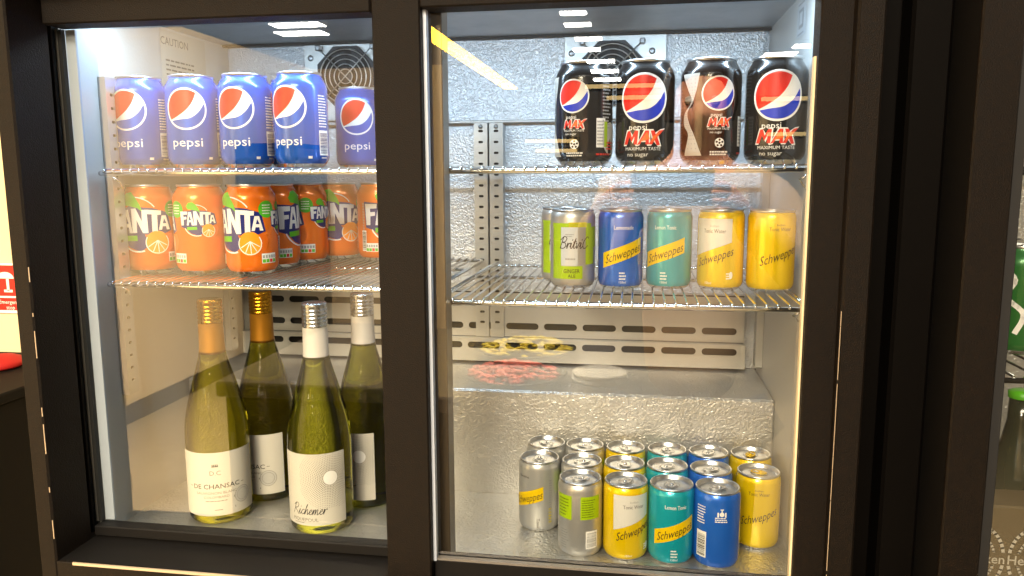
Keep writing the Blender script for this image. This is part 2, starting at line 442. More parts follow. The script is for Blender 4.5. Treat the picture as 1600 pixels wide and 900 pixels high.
# liner
m = MB(); m.box(XL-.003, XL, .832, YB, ZB, ZC, 'liner'); fpart(m, 'side_wall'); m = MB(); m.box(XR-.0005, XR+.002, .832, YB, ZB, ZC, 'liner'); fpart(m, 'side_wall')
m = MB(); m.box(XL, XR-.0005, .842, YB+.002, ZC, ZC+.004, 'ceiling_sheet'); m.box(XL, XR-.0005, 1.196, 1.2005, ZC-.0035, ZC-.0005, 'slot_dark'); fpart(m, 'ceiling_panel')
m = MB(); m.box(XL, XR-.0005, .832, 1.04, ZB-.004, ZB, 'stucco_fine'); fpart(m, 'floor_panel')
m = MB(); m.box(XL, XR-.0005, 1.0405, YB, ZB-.003, -.2975, 'stucco_hump', .003); fpart(m, 'compressor_housing')
m = MB(); m.box(XL, XR-.0005, YB, YB+.004, -.2975, ZC, 'stucco'); fpart(m, 'back_wall')
m = MB(); m.box(XL+.012, XR-.010, 1.2050, YB, .083, ZC-.004, 'stucco'); m.box(XL+.012, XR-.010, 1.2038, YB, .0785, .083, 'sheet', .001); fpart(m, 'evaporator_cover')
def capsule(cx, cz, w, h, n=6):
    r = h/2; a = [(cx+w/2-r + r*math.cos(t), cz + r*math.sin(t)) for t in [(-PI/2 + PI*i/n) for i in range(n+1)]]
    b = [(cx-w/2+r - r*math.cos(t), cz - r*math.sin(t)) for t in [(-PI/2 + PI*i/n) for i in range(n+1)]]
    return a + b
def rect_o(x0, x1, z0, z1): return [(x0, z0), (x1, z0), (x1, z1), (x0, z1)]
sx = [.128 - .0605*i for i in range(13)]
m = MB()
m.plate(rect_o(XL+.012, .165, -.2545, -.185), [capsule(x, z, .052, .0105) for x in sx for z in (-.2015, -.2375)], 1.198, 1.1995, 'duct')
m.box(XL+.012, .165, 1.2125, YB-.0005, -.2545, -.185, 'slot_dark')
fpart(m, 'duct_cover')
m = MB()
m.plate(rect_o(XL+.012, .166, -.2930, -.2565), [capsule(x, -.2675, .052, .0105) for x in sx], 1.189, 1.1905, 'duct')
m.box(XL+.012, .166, 1.1905, 1.198, -.2565, -.2553, 'sheet'); m.box(XL+.012, .166, 1.210, 1.2122, -.2930, -.2565, 'slot_dark')
fpart(m, 'duct_lip')
# perforated uprights
def upright_back(x):
    m = MB(); zs = [.066 - .0165*i for i in range(19)]
    m.plate(rect_o(x-.0075, x+.0075, -.2545, .0780), [capsule(x, z, .008, .0038, 4) for z in zs], 1.1935, 1.195, 'upright')
    m.box(x-.0105, x-.0075, 1.1935, YB-.001, -.2545, .0780, 'upright'); m.box(x+.0075, x+.0105, 1.1935, YB-.001, -.2545, .0780, 'upright')
    m.box(x-.0070, x+.0070, 1.1975, 1.1985, -.2545, .0780, 'slot_dark')
    m.lathe([(.0035, 0), (.003, .0015), (0, .0018)], 'screw', 12); k = len(m.v)-25
    for i in range(k, len(m.v)):
        a = m.v[i]; m.v[i] = (x + a[0], 1.1932 - a[2], .0725 + a[1])
    return fpart(m, 'shelf_upright')
upright_back(-.2375); upright_back(-.2135)
def upright_side(y, X, sgn):
    m = MB(); zs = [.10 - .0165*i for i in range(23)]
    m.plate(rect_o(-.0075, .0075, -.281, .121), [capsule(0, z, .007, .0038, 4) for z in zs], 0, .0015, 'upright')
    m.box(-.0105, -.0075, 0, .010, -.281, .121, 'upright'); m.box(.0075, .0105, 0, .010, -.281, .121, 'upright'); m.box(-.007, .007, .004, .005, -.281, .121, 'slot_dark')
    m.v = [(X + sgn*(.010 - b), y + sgn*a, c) for a, b, c in m.v]
    return fpart(m, 'shelf_upright')
upright_side(.902, XL+.0005, 1); upright_side(1.165, XL+.0005, 1); upright_side(1.165, XR-.001, -1)
# fans
def fan(cx, cz):
    m = MB(); r = .046
    oc = [(cx + r*1.08*math.cos(PI/8 + PI/4*i), cz + r*1.08*math.sin(PI/8 + PI/4*i)) for i in range(8)]
    m.plate(oc, [[(cx + .0435*math.cos(2*PI*i/32), cz + .0435*math.sin(2*PI*i/32)) for i in range(32)]], 1.190, 1.198, 'fan_black')
    m.plate([(cx + .0432*math.cos(2*PI*i/32), cz + .0432*math.sin(2*PI*i/32)) for i in range(32)], [], 1.1975, 1.1985, 'void_black')
    f = fpart(m, 'evaporator_fan')
    g = MB()
    for R_ in (.011, .0185, .026, .0335, .041): g.ring((cx, 1.1885, cz), R_, .0009, 'guard')
    for a in (45, 135):
        c, s_ = math.cos(math.radians(a))*.062, math.sin(math.radians(a))*.062; g.tube([(cx-c, 1.1875, cz-s_), (cx+c, 1.1875, cz+s_)], .001, 'guard')
        for q in (-1, 1): g.box(cx+q*c-.004, cx+q*c+.004, 1.1865, 1.1985, cz+q*s_-.004, cz+q*s_+.004, 'screw', .0015)
    fpart(g, 'fan_guard', f)
    b = MB()
    for k in range(7):
        a = 2*PI*k/7; vs = []
        for rr, da, yy in ((.012, -.25, 1.1965), (.012, .35, 1.1925), (.040, .42, 1.1915), (.040, -.12, 1.1970)):
            vs.append((cx + rr*math.cos(a+da), yy, cz + rr*math.sin(a+da)))
        i = b.add(vs); b.face((i, i+1, i+2, i+3), 'fan_black'); j = b.add([(v[0], v[1]+.0006, v[2]) for v in vs]); b.face((j+3, j+2, j+1, j), 'fan_black')
    n0 = len(b.v); b.lathe([(.0135, 0), (.0135, .006), (.011, .0075), (0, .008)], 'fan_black', 20)
    b.v[n0:] = [(cx + v[0], 1.1975 - v[2], cz + v[1]) for v in b.v[n0:]]
    fpart(b, 'fan_blades', f)
    p = MB(); p.box(cx-.070, cx+.078, 1.1985, 1.2012, cz-.066, .2015, 'sheet')
    for sx_, sz in ((.058, .0305), (-.060, .030)):
        n0 = len(p.v); p.lathe([(.0048, 0), (.0042, .0015), (.0025, .002), (0, .0018)], 'screw', 16)
        p.v[n0:] = [(cx+sx_+v[0], 1.1985-v[2], cz+sz+v[1]) for v in p.v[n0:]]
    fpart(p, 'fan_plate', f)
fan(-.039, .148); fan(-.449, .152)
m = MB(); m.box(-.640, -.240, .884, .902, .1940, .2035, 'led_diffuser', .002); m.box(-.205, .180, .874, .892, .1940, .2035, 'led_diffuser', .002); fpart(m, 'led_strip')
# stickers on the liner
m = MB(); X = XR-.0008
def onright(fl, y, z, lift=.0003, mt='print_white'): m.flatput(fl, (X-lift, y, z), (0, -1, 0), (0, 0, 1), mt)
onright(rect(.050, .040), .983, .178, mt='panel_grey'); onright(rect(.026, .022), .983, .178, .0006, 'print_grey'); onright(rect(.017, .014), .983, .178, .0009, 'panel_grey')
onright(lines(.034, .004, 1), .983, .195, .0006, 'print_grey'); onright(lines(.034, .004, 1), .983, .161, .0006, 'print_grey')
fpart(m, 'sticker')
m = MB(); X = XL+.0008
def onleft(fl, y, z, lift=0, mt='paper'): m.flatput(fl, (X+lift, y, z), (0, 1, 0), (0, 0, 1), mt)
onleft(rect(.115, .085), 1.085, .160); onleft(mv(text('CAUTION', .011), 1.062-1.085, .012), 1.085, .176, .0004, 'ink_soft')
onleft(lines(.075, .026, 4, .35, .2, 3), 1.075, .152, .0004, 'ink_soft'); onleft(mv(text('CAUTION', .006), 0, 0), 1.062, .136, .0004, 'ink_soft')
fpart(m, 'caution_sticker')
# doors
def round_rect(x0, x1, z0, z1, r, n=4):
    out = []
    for cx, cz, a in ((x1-r, z0+r, -90), (x1-r, z1-r, 0), (x0+r, z1-r, 90), (x0+r, z0+r, 180)):
        out += [(cx + r*math.cos(math.radians(a+90*i/n)), cz + r*math.sin(math.radians(a+90*i/n))) for i in range(n+1)]
    return out
def pane(name, x0, x1, z0, z1, y, parent):
    m = MB(); m.plate(round_rect(x0, x1, z0, z1, .004), [], y, y+.005, 'door_glass'); return m.build(name, parent)
D1 = bpy.data.objects.new('sliding_door', None); C.objects.link(D1); D1.parent = F; D1.location = (0, 0, ZF)
D2 = bpy.data.objects.new('sliding_door', None); C.objects.link(D2); D2.parent = F; D2.location = (0, 0, ZF)
m = MB()                                                     # left door, behind
m.box(-.6585, -.6472, .809, .8150, -.4315, .204, 'powder_dark', .001)
m.box(-.2700, -.1975, .796, .822, -.4315, .204, 'stile_sheen', .001)
m.box(-.6425, -.2700, .790, .822, .1640, .204, 'powder_coat', .0015)
m.box(-.6425, -.2700, .8035, .822, -.4315, -.4190, 'powder_dark', .0012)
m.build('door_frame', D1)
pane('glass_pane', -.6470, -.2720, -.4240, .1680, .8100, D1)
m = MB(); m.box(-.6520, -.6450, .8155, .8215, -.4185, .1635, 'spacer'); m.box(-.6450, -.6402, .8155, .8215, -.4185, .1635, 'rubber'); m.box(-.6400, -.6280, .8220, .8250, -.4185, .1635, 'trim_pale')
m.build('glass_spacer', D1)
m = MB()                                                     # right door, in front
m.box(-.2570, -.2085, .755, .785, -.4315, .204, 'powder_coat', .0015)
m.box(.1595, .1925, .755, .785, -.4315, .204, 'powder_coat', .0015)
m.box(-.2085, .1595, .755, .785, .1590, .204, 'powder_coat', .0015)
m.box(-.2085, .1595, .768, .785, -.4315, -.4110, 'powder_dark', .0012)
m.build('door_frame', D2)
pane('glass_pane', -.2120, .1640, -.4200, .1650, .7750, D2)
m = MB(); m.box(-.2084, -.2052, .765, .7735, -.4109, .1589, 'trim_pale'); m.box(.1575, .1594, .765, .7735, -.4109, .105, 'trim_cream'); m.box(-.2050, .1575, .767, .7735, -.4109, -.4085, 'spacer')
m.build('glass_trim', D2)

# ---------------------------------------------------------------- wire shelves
def wire_shelf(x0, x1, y0, y1, z, label):
    t = thing('wire_shelf', label, 'shelf', ((x0+x1)/2, (y0+y1)/2, z-.008), 0, 'wire shelves in the drinks fridge')
    hx, hy = (x1-x0)/2, (y1-y0)/2; rw = .0014
    m = MB(); n = int(round((x1-x0)/.0113)); zt = .008 - rw
    for i in range(1, n):
        x = -hx + 2*hx*i/n
        m.tube([(x, -hy-.0032, zt-.0040), (x, -hy-.0026, zt-.0012), (x, -hy+.001, zt), (x, hy, zt)], rw, 'chrome', 6)
    m.build('wire_grid', t)
    m = MB(); zr = zt - rw - .0030; r = .0030; c = .012
    m.tube([(-hx, -hy+c, zr), (-hx+.003, -hy+.003, zr), (-hx+c, -hy, zr), (hx-c, -hy, zr), (hx-.003, -hy+.003, zr), (hx, -hy+c, zr)], r, 'chrome', 10); m.build('front_rod', t)
    m = MB(); m.tube([(-hx, -hy+c, zr), (-hx, hy-.004, zr), (-hx+.004, hy, zr), (hx-.004, hy, zr), (hx, hy-.004, zr), (hx, -hy+c, zr)], .0026, 'chrome', 8)
    m.tube([(-hx, 0.04, zr), (hx, .04, zr)], .0022, 'chrome', 8); m.build('rim_rod', t)
    for s_ in (-1, 1):
        m = MB(); X_ = s_*(hx-.003)
        m.tube([(X_, -hy+.018, zr-.002), (X_-s_*.012, -hy+.020, zr-.010), (X_-s_*.004, -hy+.034, zr-.018), (X_, -hy+.040, zr-.018)], .0012, 'chrome', 6); m.build('clip', t)
    return t
ZT, ZML, ZMR = .0095, -.1255, -.1325
wire_shelf(-.640, -.232, .856, 1.172, ZT, 'upper left chrome wire shelf carrying the blue cola cans')
wire_shelf(-.219, .180, .822, 1.172, ZT, 'upper right chrome wire shelf carrying the black cola cans')
wire_shelf(-.640, -.232, .856, 1.172, ZML, 'lower left chrome wire shelf carrying the orange soda cans')
wire_shelf(-.219, .180, .822, 1.172, ZMR, 'lower right chrome wire shelf carrying the mixer cans above the vent slots')

# ---------------------------------------------------------------- cans
def prof_std(): return [(.0, .0045), (.019, .0030), (.0225, .0006), (.0240, 0), (.0252, .0008), (.0290, .0050), (.0318, .0090), (.0330, .0140), (.0330, .0950), (.0327, .0985), (.0318, .1015), (.0302, .1045), (.0285, .1075), (.0270, .1100), (.0264, .1118), (.0264, .1124)]
def prof_mini(): return [(.0, .004), (.015, .0028), (.0200, .0006), (.0212, 0), (.0222, .0007), (.0246, .0032), (.0260, .0062), (.0265, .0095), (.0265, .0790), (.0262, .0812), (.0254, .0835), (.0246, .0850), (.0242, .0858)]
def rad(prof):
    P = [p for p in prof[5:]]
    def f(v):
        for a, b in zip(P, P[1:]):
            if a[1] <= v <= b[1]: return a[0] + (b[0]-a[0])*(v-a[1])/((b[1]-a[1]) or 1)
        return P[-1][0] if v > P[-1][1] else P[0][0]
    return f
def can_body(small, colour, prints, lower='alu', neck=None, du=.0022):
    prof = prof_mini() if small else prof_std(); r0 = .0265 if small else .033
    m = MB(); cut = 5
    pr = []
    for i, p in enumerate(prof):
        mm = lower if i < cut else colour
        if neck and p[1] > (.0945 if not small else .0788): mm = neck
        pr.append((p[0], p[1], mm))
    m.lathe(pr, colour, 64)
    f = rad(prof)
    for layer, mt, fl in prints: m.wrap(fl, f, r0, layer, mt, du=du, bends=() if small else (.095, .0985, .1015))
    return m
def can_lid(small):
    z, r = (.0858, .0242) if small else (.1124, .0264)
    m = MB()
    m.lathe([(r, z-.0004), (r+.0007, z+.0008), (r+.0009, z+.0018), (r+.0003, z+.0027), (r-.0006, z+.0026), (r-.0013, z+.0016), (r-.0022, z-.0022), (r-.0030, z-.0030), (r-.0038, z-.0028), (r-.0046, z-.0012), (r-.0060, z-.0010), (.006, z-.0011), (0, z-.0011)], 'alu_lid', 56)
    k = .82 if small else 1
    pts = [(.0115*k*math.cos(a)*(1 if math.sin(a) > 0 else .8), (.0035 + .0125*math.sin(a))*k) for a in [2*PI*i/24 for i in range(25)]]
    m.flatput(stroke(pts, .0006), (0, -.0045*k, z-.0009), (1, 0, 0), (0, 1, 0), 'screw')
    return m
def can_tab(small, mt):
    z = (.0858 if small else .1124) - .0008; k = .80 if small else 1
    m = MB(); n = 20
    out = [(.0078*k*math.cos(2*PI*i/n)*(1 if math.sin(2*PI*i/n) < .2 else .92), .0125*k*math.sin(2*PI*i/n)) for i in range(n)]
    inn = [(.0050*k*math.cos(2*PI*i/n), (.0050 + .0048*math.sin(2*PI*i/n))*k) for i in range(n)]
    m.plate(out, [inn], 0, .0009, mt)
    m.v = [(a, c_, z + .0016 - b) for a, b, c_ in m.v]
    m.lathe([(.0028*k, 0), (.0028*k, .0012), (.0020*k, .0019), (0, .0019)], mt, 14, 0, -.003*k, z+.0010)
    return m
_proto = {}
def can(kind, x, y, z, rz, label, group, name, cat='can', tab=None):
    """first call of a kind builds it, later ones copy the thing with its parts"""
    if kind not in _proto:
        small, body_fn = KINDS[kind]
        t = thing(name, label, cat, (0, 0, 0))
        body_fn().build('can_body', t); l = can_lid(small).build('lid', t)
        can_tab(small, tab or 'alu').build('pull_tab', l).rotation_euler = (0, 0, random.uniform(-.3, .3))
        _proto[kind] = t; o = t
    else: o = copy_tree(_proto[kind])
    o.location = (x, y, z); o.rotation_euler = (0, 0, rz); tag(o, label, cat, group)
    if KINDS[kind][0]: o.scale = (1, 1, 1.04)
    for ch in o.children:
        if ch.name.startswith('lid'): ch.rotation_euler = (0, 0, random.uniform(-2.6, 2.6))
    return o
def face(x, y, deg): return -math.atan2(x, y) + math.radians(deg)

def globe(u, v, R, lay=1):
    """round emblem: white disc, red top, blue bottom, white wave between"""
    def P(a, r=.91): return (u + R*r*math.cos(math.radians(a)), v + R*r*math.sin(math.radians(a)))
    tip = P(214)
    w1 = smooth([tip, (u-.42*R, v-.36*R), (u+.02*R, v-.06*R), (u+.34*R, v+.34*R), P(56)], 6)
    red = w1 + [P(a) for a in range(62, 214, 6)]
    w2 = smooth([P(218), (u-.30*R, v-.50*R), (u+.22*R, v-.42*R), (u+.60*R, v-.14*R), P(17)], 6)
    blue = w2 + [P(a) for a in range(11, -142, -6)]
    return [(lay, 'print_white', mv(disc(R, 48), u, v)), (lay+1, 'print_red', poly(red)), (lay+1, 'globe_blue', poly(blue))]
def cola_prints():
    p = globe(0, .0725, .0255)
    p = [q if q[1] != 'globe_blue' else (q[0], 'cola_blue', q[2]) for q in p]
    p += [(1, 'print_white', mv(fit(text('pepsi', .0112), .037), 0, .0325))]
    for u, s_ in ((.0490, 2), (-.056, 5)):
        p += [(1, 'print_white', mv(lines(.016, .040, 12, .45, .3, s_), u, .068)), (1, 'print_white', mv(rect(.0165, .030), u, .030)), (2, 'print_navy', mv(barcode(.026, .014, s_, True), u, .030)),
              (1, 'print_white', mv(lines(.010, .003, 1), u, .012))]
    p += globe(.1035, .0725, .0255)
    p += [(1, 'print_white', mv(rect(.005, .003), .028, .0125))]
    return p
def max_word(u, v, w, h, lay=1):
    out = []
    L = {'M': [[(0, 0), (.9, 0), (1.3, 1.7), (2, .5), (2.6, 1.75), (2.7, 0), (3.5, 0), (3.4, 3), (2.6, 3.05), (1.95, 1.6), (1.3, 3), (.6, 2.9)]],
         'A': [[(3.5, -.15), (4.3, .1), (4.6, .8), (5.5, .8), (5.6, 0), (6.4, 0), (6.0, 3), (5.1, 3)]],
         'X': [[(6.3, 0), (7.2, 0), (7.7, .9), (8.4, -.2), (9.3, -.1), (8.3, 1.6), (9.9, 3.2), (8.6, 3), (7.8, 2.2), (7.3, 3), (6.4, 3), (7.1, 1.5)]]}
    k, q = w/9.9, h/3
    for mt, lay_, gro, dx in (('print_white', lay, .28, .06), ('max_red', lay+1, 0, 0)):
        T = []
        for ps in L.values():
            for P in ps:
                cx = sum(p[0] for p in P)/len(P); cy_ = sum(p[1] for p in P)/len(P)
                Q = [(u + ((p[0] + (gro if p[0] > cx else -gro)*1.0 + dx)*k - w/2) + p[1]*q*.12, v + (p[1] + (gro if p[1] > cy_ else -gro))*q - h/2) for p in P]
                T += poly(Q)
        out.append((lay_, mt, T))
    out.append((lay+2, 'max_orange', poly([(u-.08*w, v-.32*h), (u+.10*w, v+.42*h), (u+.17*w, v-.1*h)]) + poly([(u+.2*w, v-.4*h), (u+.30*w, v-.1*h), (u+.46*w, v+.48*h), (u+.24*w, v+.05*h)])))
    return out
def max_big():
    p = globe(0, .0725, .0270)
    p += [(1, 'print_white', mv(fit(text('pepsi', .0068), .020), -.006, .0415))] + max_word(.0, .0300, .044, .0150)
    p += [(1, 'print_white', mv(fit(text('MAXIMUM TASTE', .0036), .040), 0, .0180)), (1, 'print_white', mv(fit(text('no sugar', .0046), .024), -.006, .0120))]
    p += [(1, 'print_white', mv(rect(.016, .022), .058, .034)), (2, 'lime', mv(rect(.006, .020), .060, .034)), (2, 'print_dark', mv(lines(.007, .018, 6), .0535, .034)), (1, 'mixer_blue', mv(lines(.014, .003, 1), .056, .016)), (1, 'print_grey', mv(lines(.014, .030, 9), .058, .070))]
    return p
def max_small():
    p = globe(0, .0760, .0185)
    p += [(1, 'print_white', mv(fit(text('pepsi', .0042), .012), -.002, .0535))] + max_word(.0015, .0455, .026, .0090)
    p += [(1, 'print_white', mv(fit(text('MAXIMUM TASTE', .0022), .024), .001, .0385)), (1, 'print_white', mv(fit(text('no sugar', .0026), .013), -.002, .0350))]
    b = [(1, 'print_white', mv(disc(.0052, 24), .002, .0235))]                          # star ball emblem
    for k in range(6):
        a = 2*PI*k/5 + .3
        b.append((2, 'cola_black', mv(disc(.0014, 5), .002 + (.0033*math.cos(a) if k < 5 else 0), .0235 + (.0033*math.sin(a) if k < 5 else 0))))
    p += b + [(1, 'print_white', mv(lines(.020, .0055, 2, .6, .1, 4), .002, .0125))]
    p += [(1, 'print_white', mv(rect(.012, .032), .0330, .0360)), (2, 'print_grey', mv(lines(.010, .028, 8), .0330, .036)), (1, 'paper_shade', mv(disc(.013, 24, .018), .0480, .030)), (2, 'lime', mv(rect(.005, .028), .0400, .0345)), (2, 'max_red', mv(lines(.016, .010, 3), .049, .022)), (1, 'print_grey', mv(lines(.014, .060, 16, .45, .3, 6), .0420, .0700)), (1, 'max_red', mv(lines(.022, .004, 1), .038, .0125))]
    # patterned ribbon down the left side
    L = smooth([(-.045, .098), (-.035, .080), (-.0300, .068), (-.041, .055), (-.041, .043), (-.034, .032), (-.040, .010)], 5)
    Rr = smooth([(-.021, .098), (-.024, .082), (-.0285, .068), (-.036, .056), (-.032, .043), (-.026, .032), (-.017, .010)], 5)
    p += [(1, 'paper_shade', sum([poly([L[i], L[i+1], Rr[i+1], Rr[i]]) for i in range(len(L)-1)], []))]
    dk = []
    for i in range(2, len(L)-2):
        for t in (.2, .5, .8):
            x = L[i][0] + (Rr[i][0]-L[i][0])*t; dk += mv(disc(.0008, 6), x, L[i][1])
    p += [(2, 'print_grey', dk)]
    return p
def fanta_logo(u, v, k, small=False):
    """chunky uneven white letters on a navy burst with a leaf, a banner and an orange half"""
    p = []; X = lambda a: u + a*k; Y = lambda b: v + b*k
    def T(pts): return [(X(a), Y(b)) for a, b in pts]
    p.append((1, 'print_navy', poly(T([(-.045, .021), (-.020, .0185), (-.011, .022), (.020, .0185), (.0405, .012), (.046, -.013), (.034, -.0175), (.019, -.0175), (.013, -.034), (.002, -.042), (-.016, -.036), (-.029, -.024), (-.042, -.020)]))))
    p.append((1, 'print_white', arc(X(-.002), Y(-.010), .032*k, 205, 285, .0022*k)))
    p.append((1, 'print_white', arc(X(-.006), Y(.008), .032*k, 28, 108, .0016*k, ry=.026*k)))
    p.append((2, 'leaf', poly(T([(-.026, .030), (-.020, .039), (-.010, .041), (-.002, .034), (.004, .024), (.007, .013), (.0005, .019), (-.012, .0215), (-.022, .023)]))))
    L = {'F': [(-.041, -.016), (-.034, -.016), (-.0335, -.002), (-.026, -.001), (-.026, .005), (-.0335, .0045), (-.034, .010), (-.0235, .0105), (-.023, .0175), (-.0425, .0175)],
         'N': [(-.0085, -.016), (-.002, -.0155), (-.0015, .002), (.006, -.016), (.013, -.016), (.0125, .0165), (.006, .0165), (.0055, .0005), (-.002, .0185), (-.009, .018)],
         'T': [(.018, -.014), (.025, -.014), (.0255, .009), (.0305, .009), (.031, .015), (.0125, .0165), (.0125, .0105), (.0185, .010)]}
    W = []
    for P in L.values(): W += poly(T(P))
    def A(a0, a1, b0, b1):
        w = a1-a0; return poly(T([(a0, b0), (a0+.27*w, b0), (a0+.34*w, b0+.24*(b1-b0)), (a0+.64*w, b0+.24*(b1-b0)), (a0+.70*w, b0), (a1, b0), (a0+.68*w, b1), (a0+.30*w, b1)]))
    W += A(-.026, -.0085, -.016, .0165) + A(.0265, .0425, -.012, .008)
    p.append((3, 'print_white', W))
    p.append((4, 'print_navy', poly(T([(-.0185, .008), (-.0205, -.003), (-.0145, -.003)])) + poly(T([(.0345, .004), (.0325, -.003), (.0375, -.003)]))))
    p.append((3, 'leaf', mv(rect(.024*k, .0075*k), X(-.014), Y(-.0235), .04)))
    c = (.024, -.0305)
    p += [(2, 'fruit_dark', poly(T([(.008, -.018), (.046, -.017), (.050, -.026), (.046, -.038), (.036, -.046), (.022, -.047)]))),
          (3, 'fruit', mv(disc(.0155*k, 28, .0165*k), X(c[0]), Y(c[1]+.001)))]
    p.append((4, 'print_white', arc(X(c[0]), Y(c[1]+.001), .0150*k, 150, 395, .0013*k) + sum([stroke([(X(c[0]), Y(c[1]+.004)), (X(c[0]) + .0125*k*math.cos(math.radians(a)), Y(c[1]) + .0125*k*math.sin(math.radians(a)))], .0011*k) for a in (200, 240, 275, 310, 345)], [])))
    if not small:
        p.append((2, 'badge', mv(disc(.0118*k, 28), X(.0485), Y(.017))))
        p.append((3, 'print_white', mv(lines(.013*k, .015*k, 4, .35, .15, 8), X(.0485), Y(.017))))
    return p
def nutrition(u, v, w=.021, h=.0125):
    p = [(1, 'print_white', mv(rect(w, h), u, v))]
    for i, c in enumerate(('leaf', 'leaf', 'print_red', 'leaf')): p.append((2, c, mv(rect(w*.2, h*.34), u - w*.36 + i*w*.24, v-h*.26)))
    p.append((2, 'print_grey', sum([mv(rect(w*.13, h*.30), u - w*.38 + i*w*.19, v+h*.18) for i in range(5)], [])))
    return p
def fanta_prints():
    p = fanta_logo(0, .068, .92) + nutrition(.046, .0215)
    p += fanta_logo(.0735, .072, .52, True)
    p += nutrition(-.030, .0205, .019)
    p += [(1, 'print_grey', mv(lines(.004, .060, 26, .5, .2, 5), -.043, .056)), (1, 'print_white', mv(rect(.008, .030), -.0425, .030)), (2, 'print_dark', mv(barcode(.026, .007, 4, True), -.0425, .030))]
    return p
SLOPE = .36
def brand_word(u, v, w, h, mt='print_dark', lay=2):
    return (lay, mt, mv(skew(fit(text('Schweppes', h, .18), w), SLOPE*.95), u, v))
def band(u0, u1, v0, hgt, mt='band_yellow', lay=1):
    return (lay, mt, [[(u0, v0 + SLOPE*u0), (u1, v0 + SLOPE*u1), (u1, v0 + hgt + SLOPE*u1), (u0, v0 + hgt + SLOPE*u0)]])
def back_print(col='print_white', off=.083):
    """the back of a mixer can: crest, small print and a barcode"""
    p = [(1, 'print_white', mv(rect(.013, .030), off-.0165, .028)), (2, 'print_dark', mv(barcode(.026, .0105, 7, True), off-.0165, .028)), (1, col, mv(lines(.012, .022, 7, .4, .3, 3), off-.017, .062))]
    c = [(off+.007, .0655)]
    x, y = c[0]
    p.append((1, col, mv(disc(.0026, 16), x, y) + mv(rect(.0012, .004), x, y+.004) + mv(rect(.0036, .0012), x, y+.0055) + mv(rect(.0018, .0055), x-.0042, y-.0005) + mv(rect(.0018, .0055), x+.0042, y-.0005) + mv(lines(.015, .0065, 3, .5, .2, 2), x, y-.0065)))
    return p
def mixer(word, col, txt_mt, w2=None):
    def f():
        p = [band(-.0245, .0245, .0320, .0170), brand_word(.001, .0405, .043, .0100)]
        p += [(1, txt_mt, mv(fit(text(word, .0046), w2 or .023), .001, .0690))]
        p += [(1, 'print_white', mv(lines(.008, .010, 3, .45, .3, 5), .0, .0150)), (1, 'print_white', mv(fit(text('150ml', .0028), .008), 0, .0080))]
        p += back_print()
        return can_body(True, col, p)
    return f
def mixer_tonic():
    v0 = .046
    p = [(1, 'tonic_white', [[(-.0245, v0 - SLOPE*.0245), (.020, v0 + SLOPE*.020), (.020, .0788), (-.0245, .0788)]]), (1, 'print_grey', mv(fit(text('Indian', .0026), .010), .0, .0710)), (1, 'print_dark', mv(fit(text('Tonic Water', .0044), .026), 0, .0655)), brand_word(.001, .0370, .043, .0100)]
    p += [(1, 'print_white', mv(lines(.007, .008, 3), .018, .016)), (1, 'print_white', mv(disc(.0022, 12, .004), .020, .0170)), (1, 'print_white', mv(fit(text('150ml', .0028), .008), -.006, .0080))] + back_print('print_dark')
    return can_body(True, 'mixer_yellow', p)
def mixer_yellow():
    p = [(1, 'print_dark', mv(fit(text('Indian', .0024), .009), .0, .0730)), (1, 'print_dark', mv(fit(text('Tonic Water', .0042), .025), 0, .0685)), brand_word(.001, .0410, .045, .0105)] + back_print('print_dark')
    return can_body(True, 'mixer_yellow', p)
def mixer_slim():
    p = [band(-.0245, .0225, .0345, .0170, 'band_yellow'), brand_word(.001, .0430, .041, .0098), (1, 'print_dark', mv(fit(text('Tonic', .0040), .013), .016, .0125, -PI/2)), (1, 'print_grey', mv(lines(.004, .055, 18, .5, .3, 9), .032, .040)), (1, 'lime_yellow', mv(lines(.004, .020, 5, .6, .2, 9), .0315, .022))]
    p += [(1, 'print_dark', mv(fit(text('Slimline', .0030), .016), -.004, .070))] + back_print('print_grey')
    return can_body(True, 'mixer_silver', p)
def ginger():
    p = [(1, 'lime', rbox(-.030, .022, .0690, .0735)), (1, 'lime_yellow', rbox(-.007, .0145, .0690, .0745)), (1, 'panel_grey', rbox(-.0165, .0035, .0260, .0690)), (1, 'lime', rbox(-.0290, -.0165, .0110, .0690)), (1, 'lime', rbox(.0135, .0275, .0270, .0690)),
         (1, 'lime', rbox(-.0165, .0095, .0110, .0255)), (2, 'print_dark', mv(script('BritviC', .0062, .0009), -.001, .0455)), (2, 'print_dark', mv(fit(text('GINGER', .0046, 0, .01), .019), -.0035, .0200) + mv(fit(text('ALE', .0036, 0, .01), .009), -.0035, .0145)), (2, 'print_grey', mv(lines(.012, .004, 1), -.005, .0335) + mv(lines(.010, .004, 2), -.006, .060)),
         (1, 'lime', rbox(.0275, .0420, .0460, .0690))]
    B = .083                                                                                # the other side of the can
    p += [(1, 'lime', rbox(B-.030, B-.0085, .0460, .0740)), (1, 'lime', rbox(B+.0020, B+.0270, .0470, .0740)), (2, 'print_dark', mv(lines(.016, .022, 6, .25, .4, 3), B-.019, .060) + mv(lines(.017, .022, 8, .25, .2, 4), B+.012, .060)),
          (1, 'print_white', rbox(B+.0085, B+.0240, .0120, .0330)), (2, 'print_grey', mv(barcode(.017, .013, 9, True), B+.0162, .0225)), (1, 'print_grey', mv(lines(.012, .024, 8, .3, .3, 6), B-.018, .022))]
    return can_body(True, 'bare_silver', p)
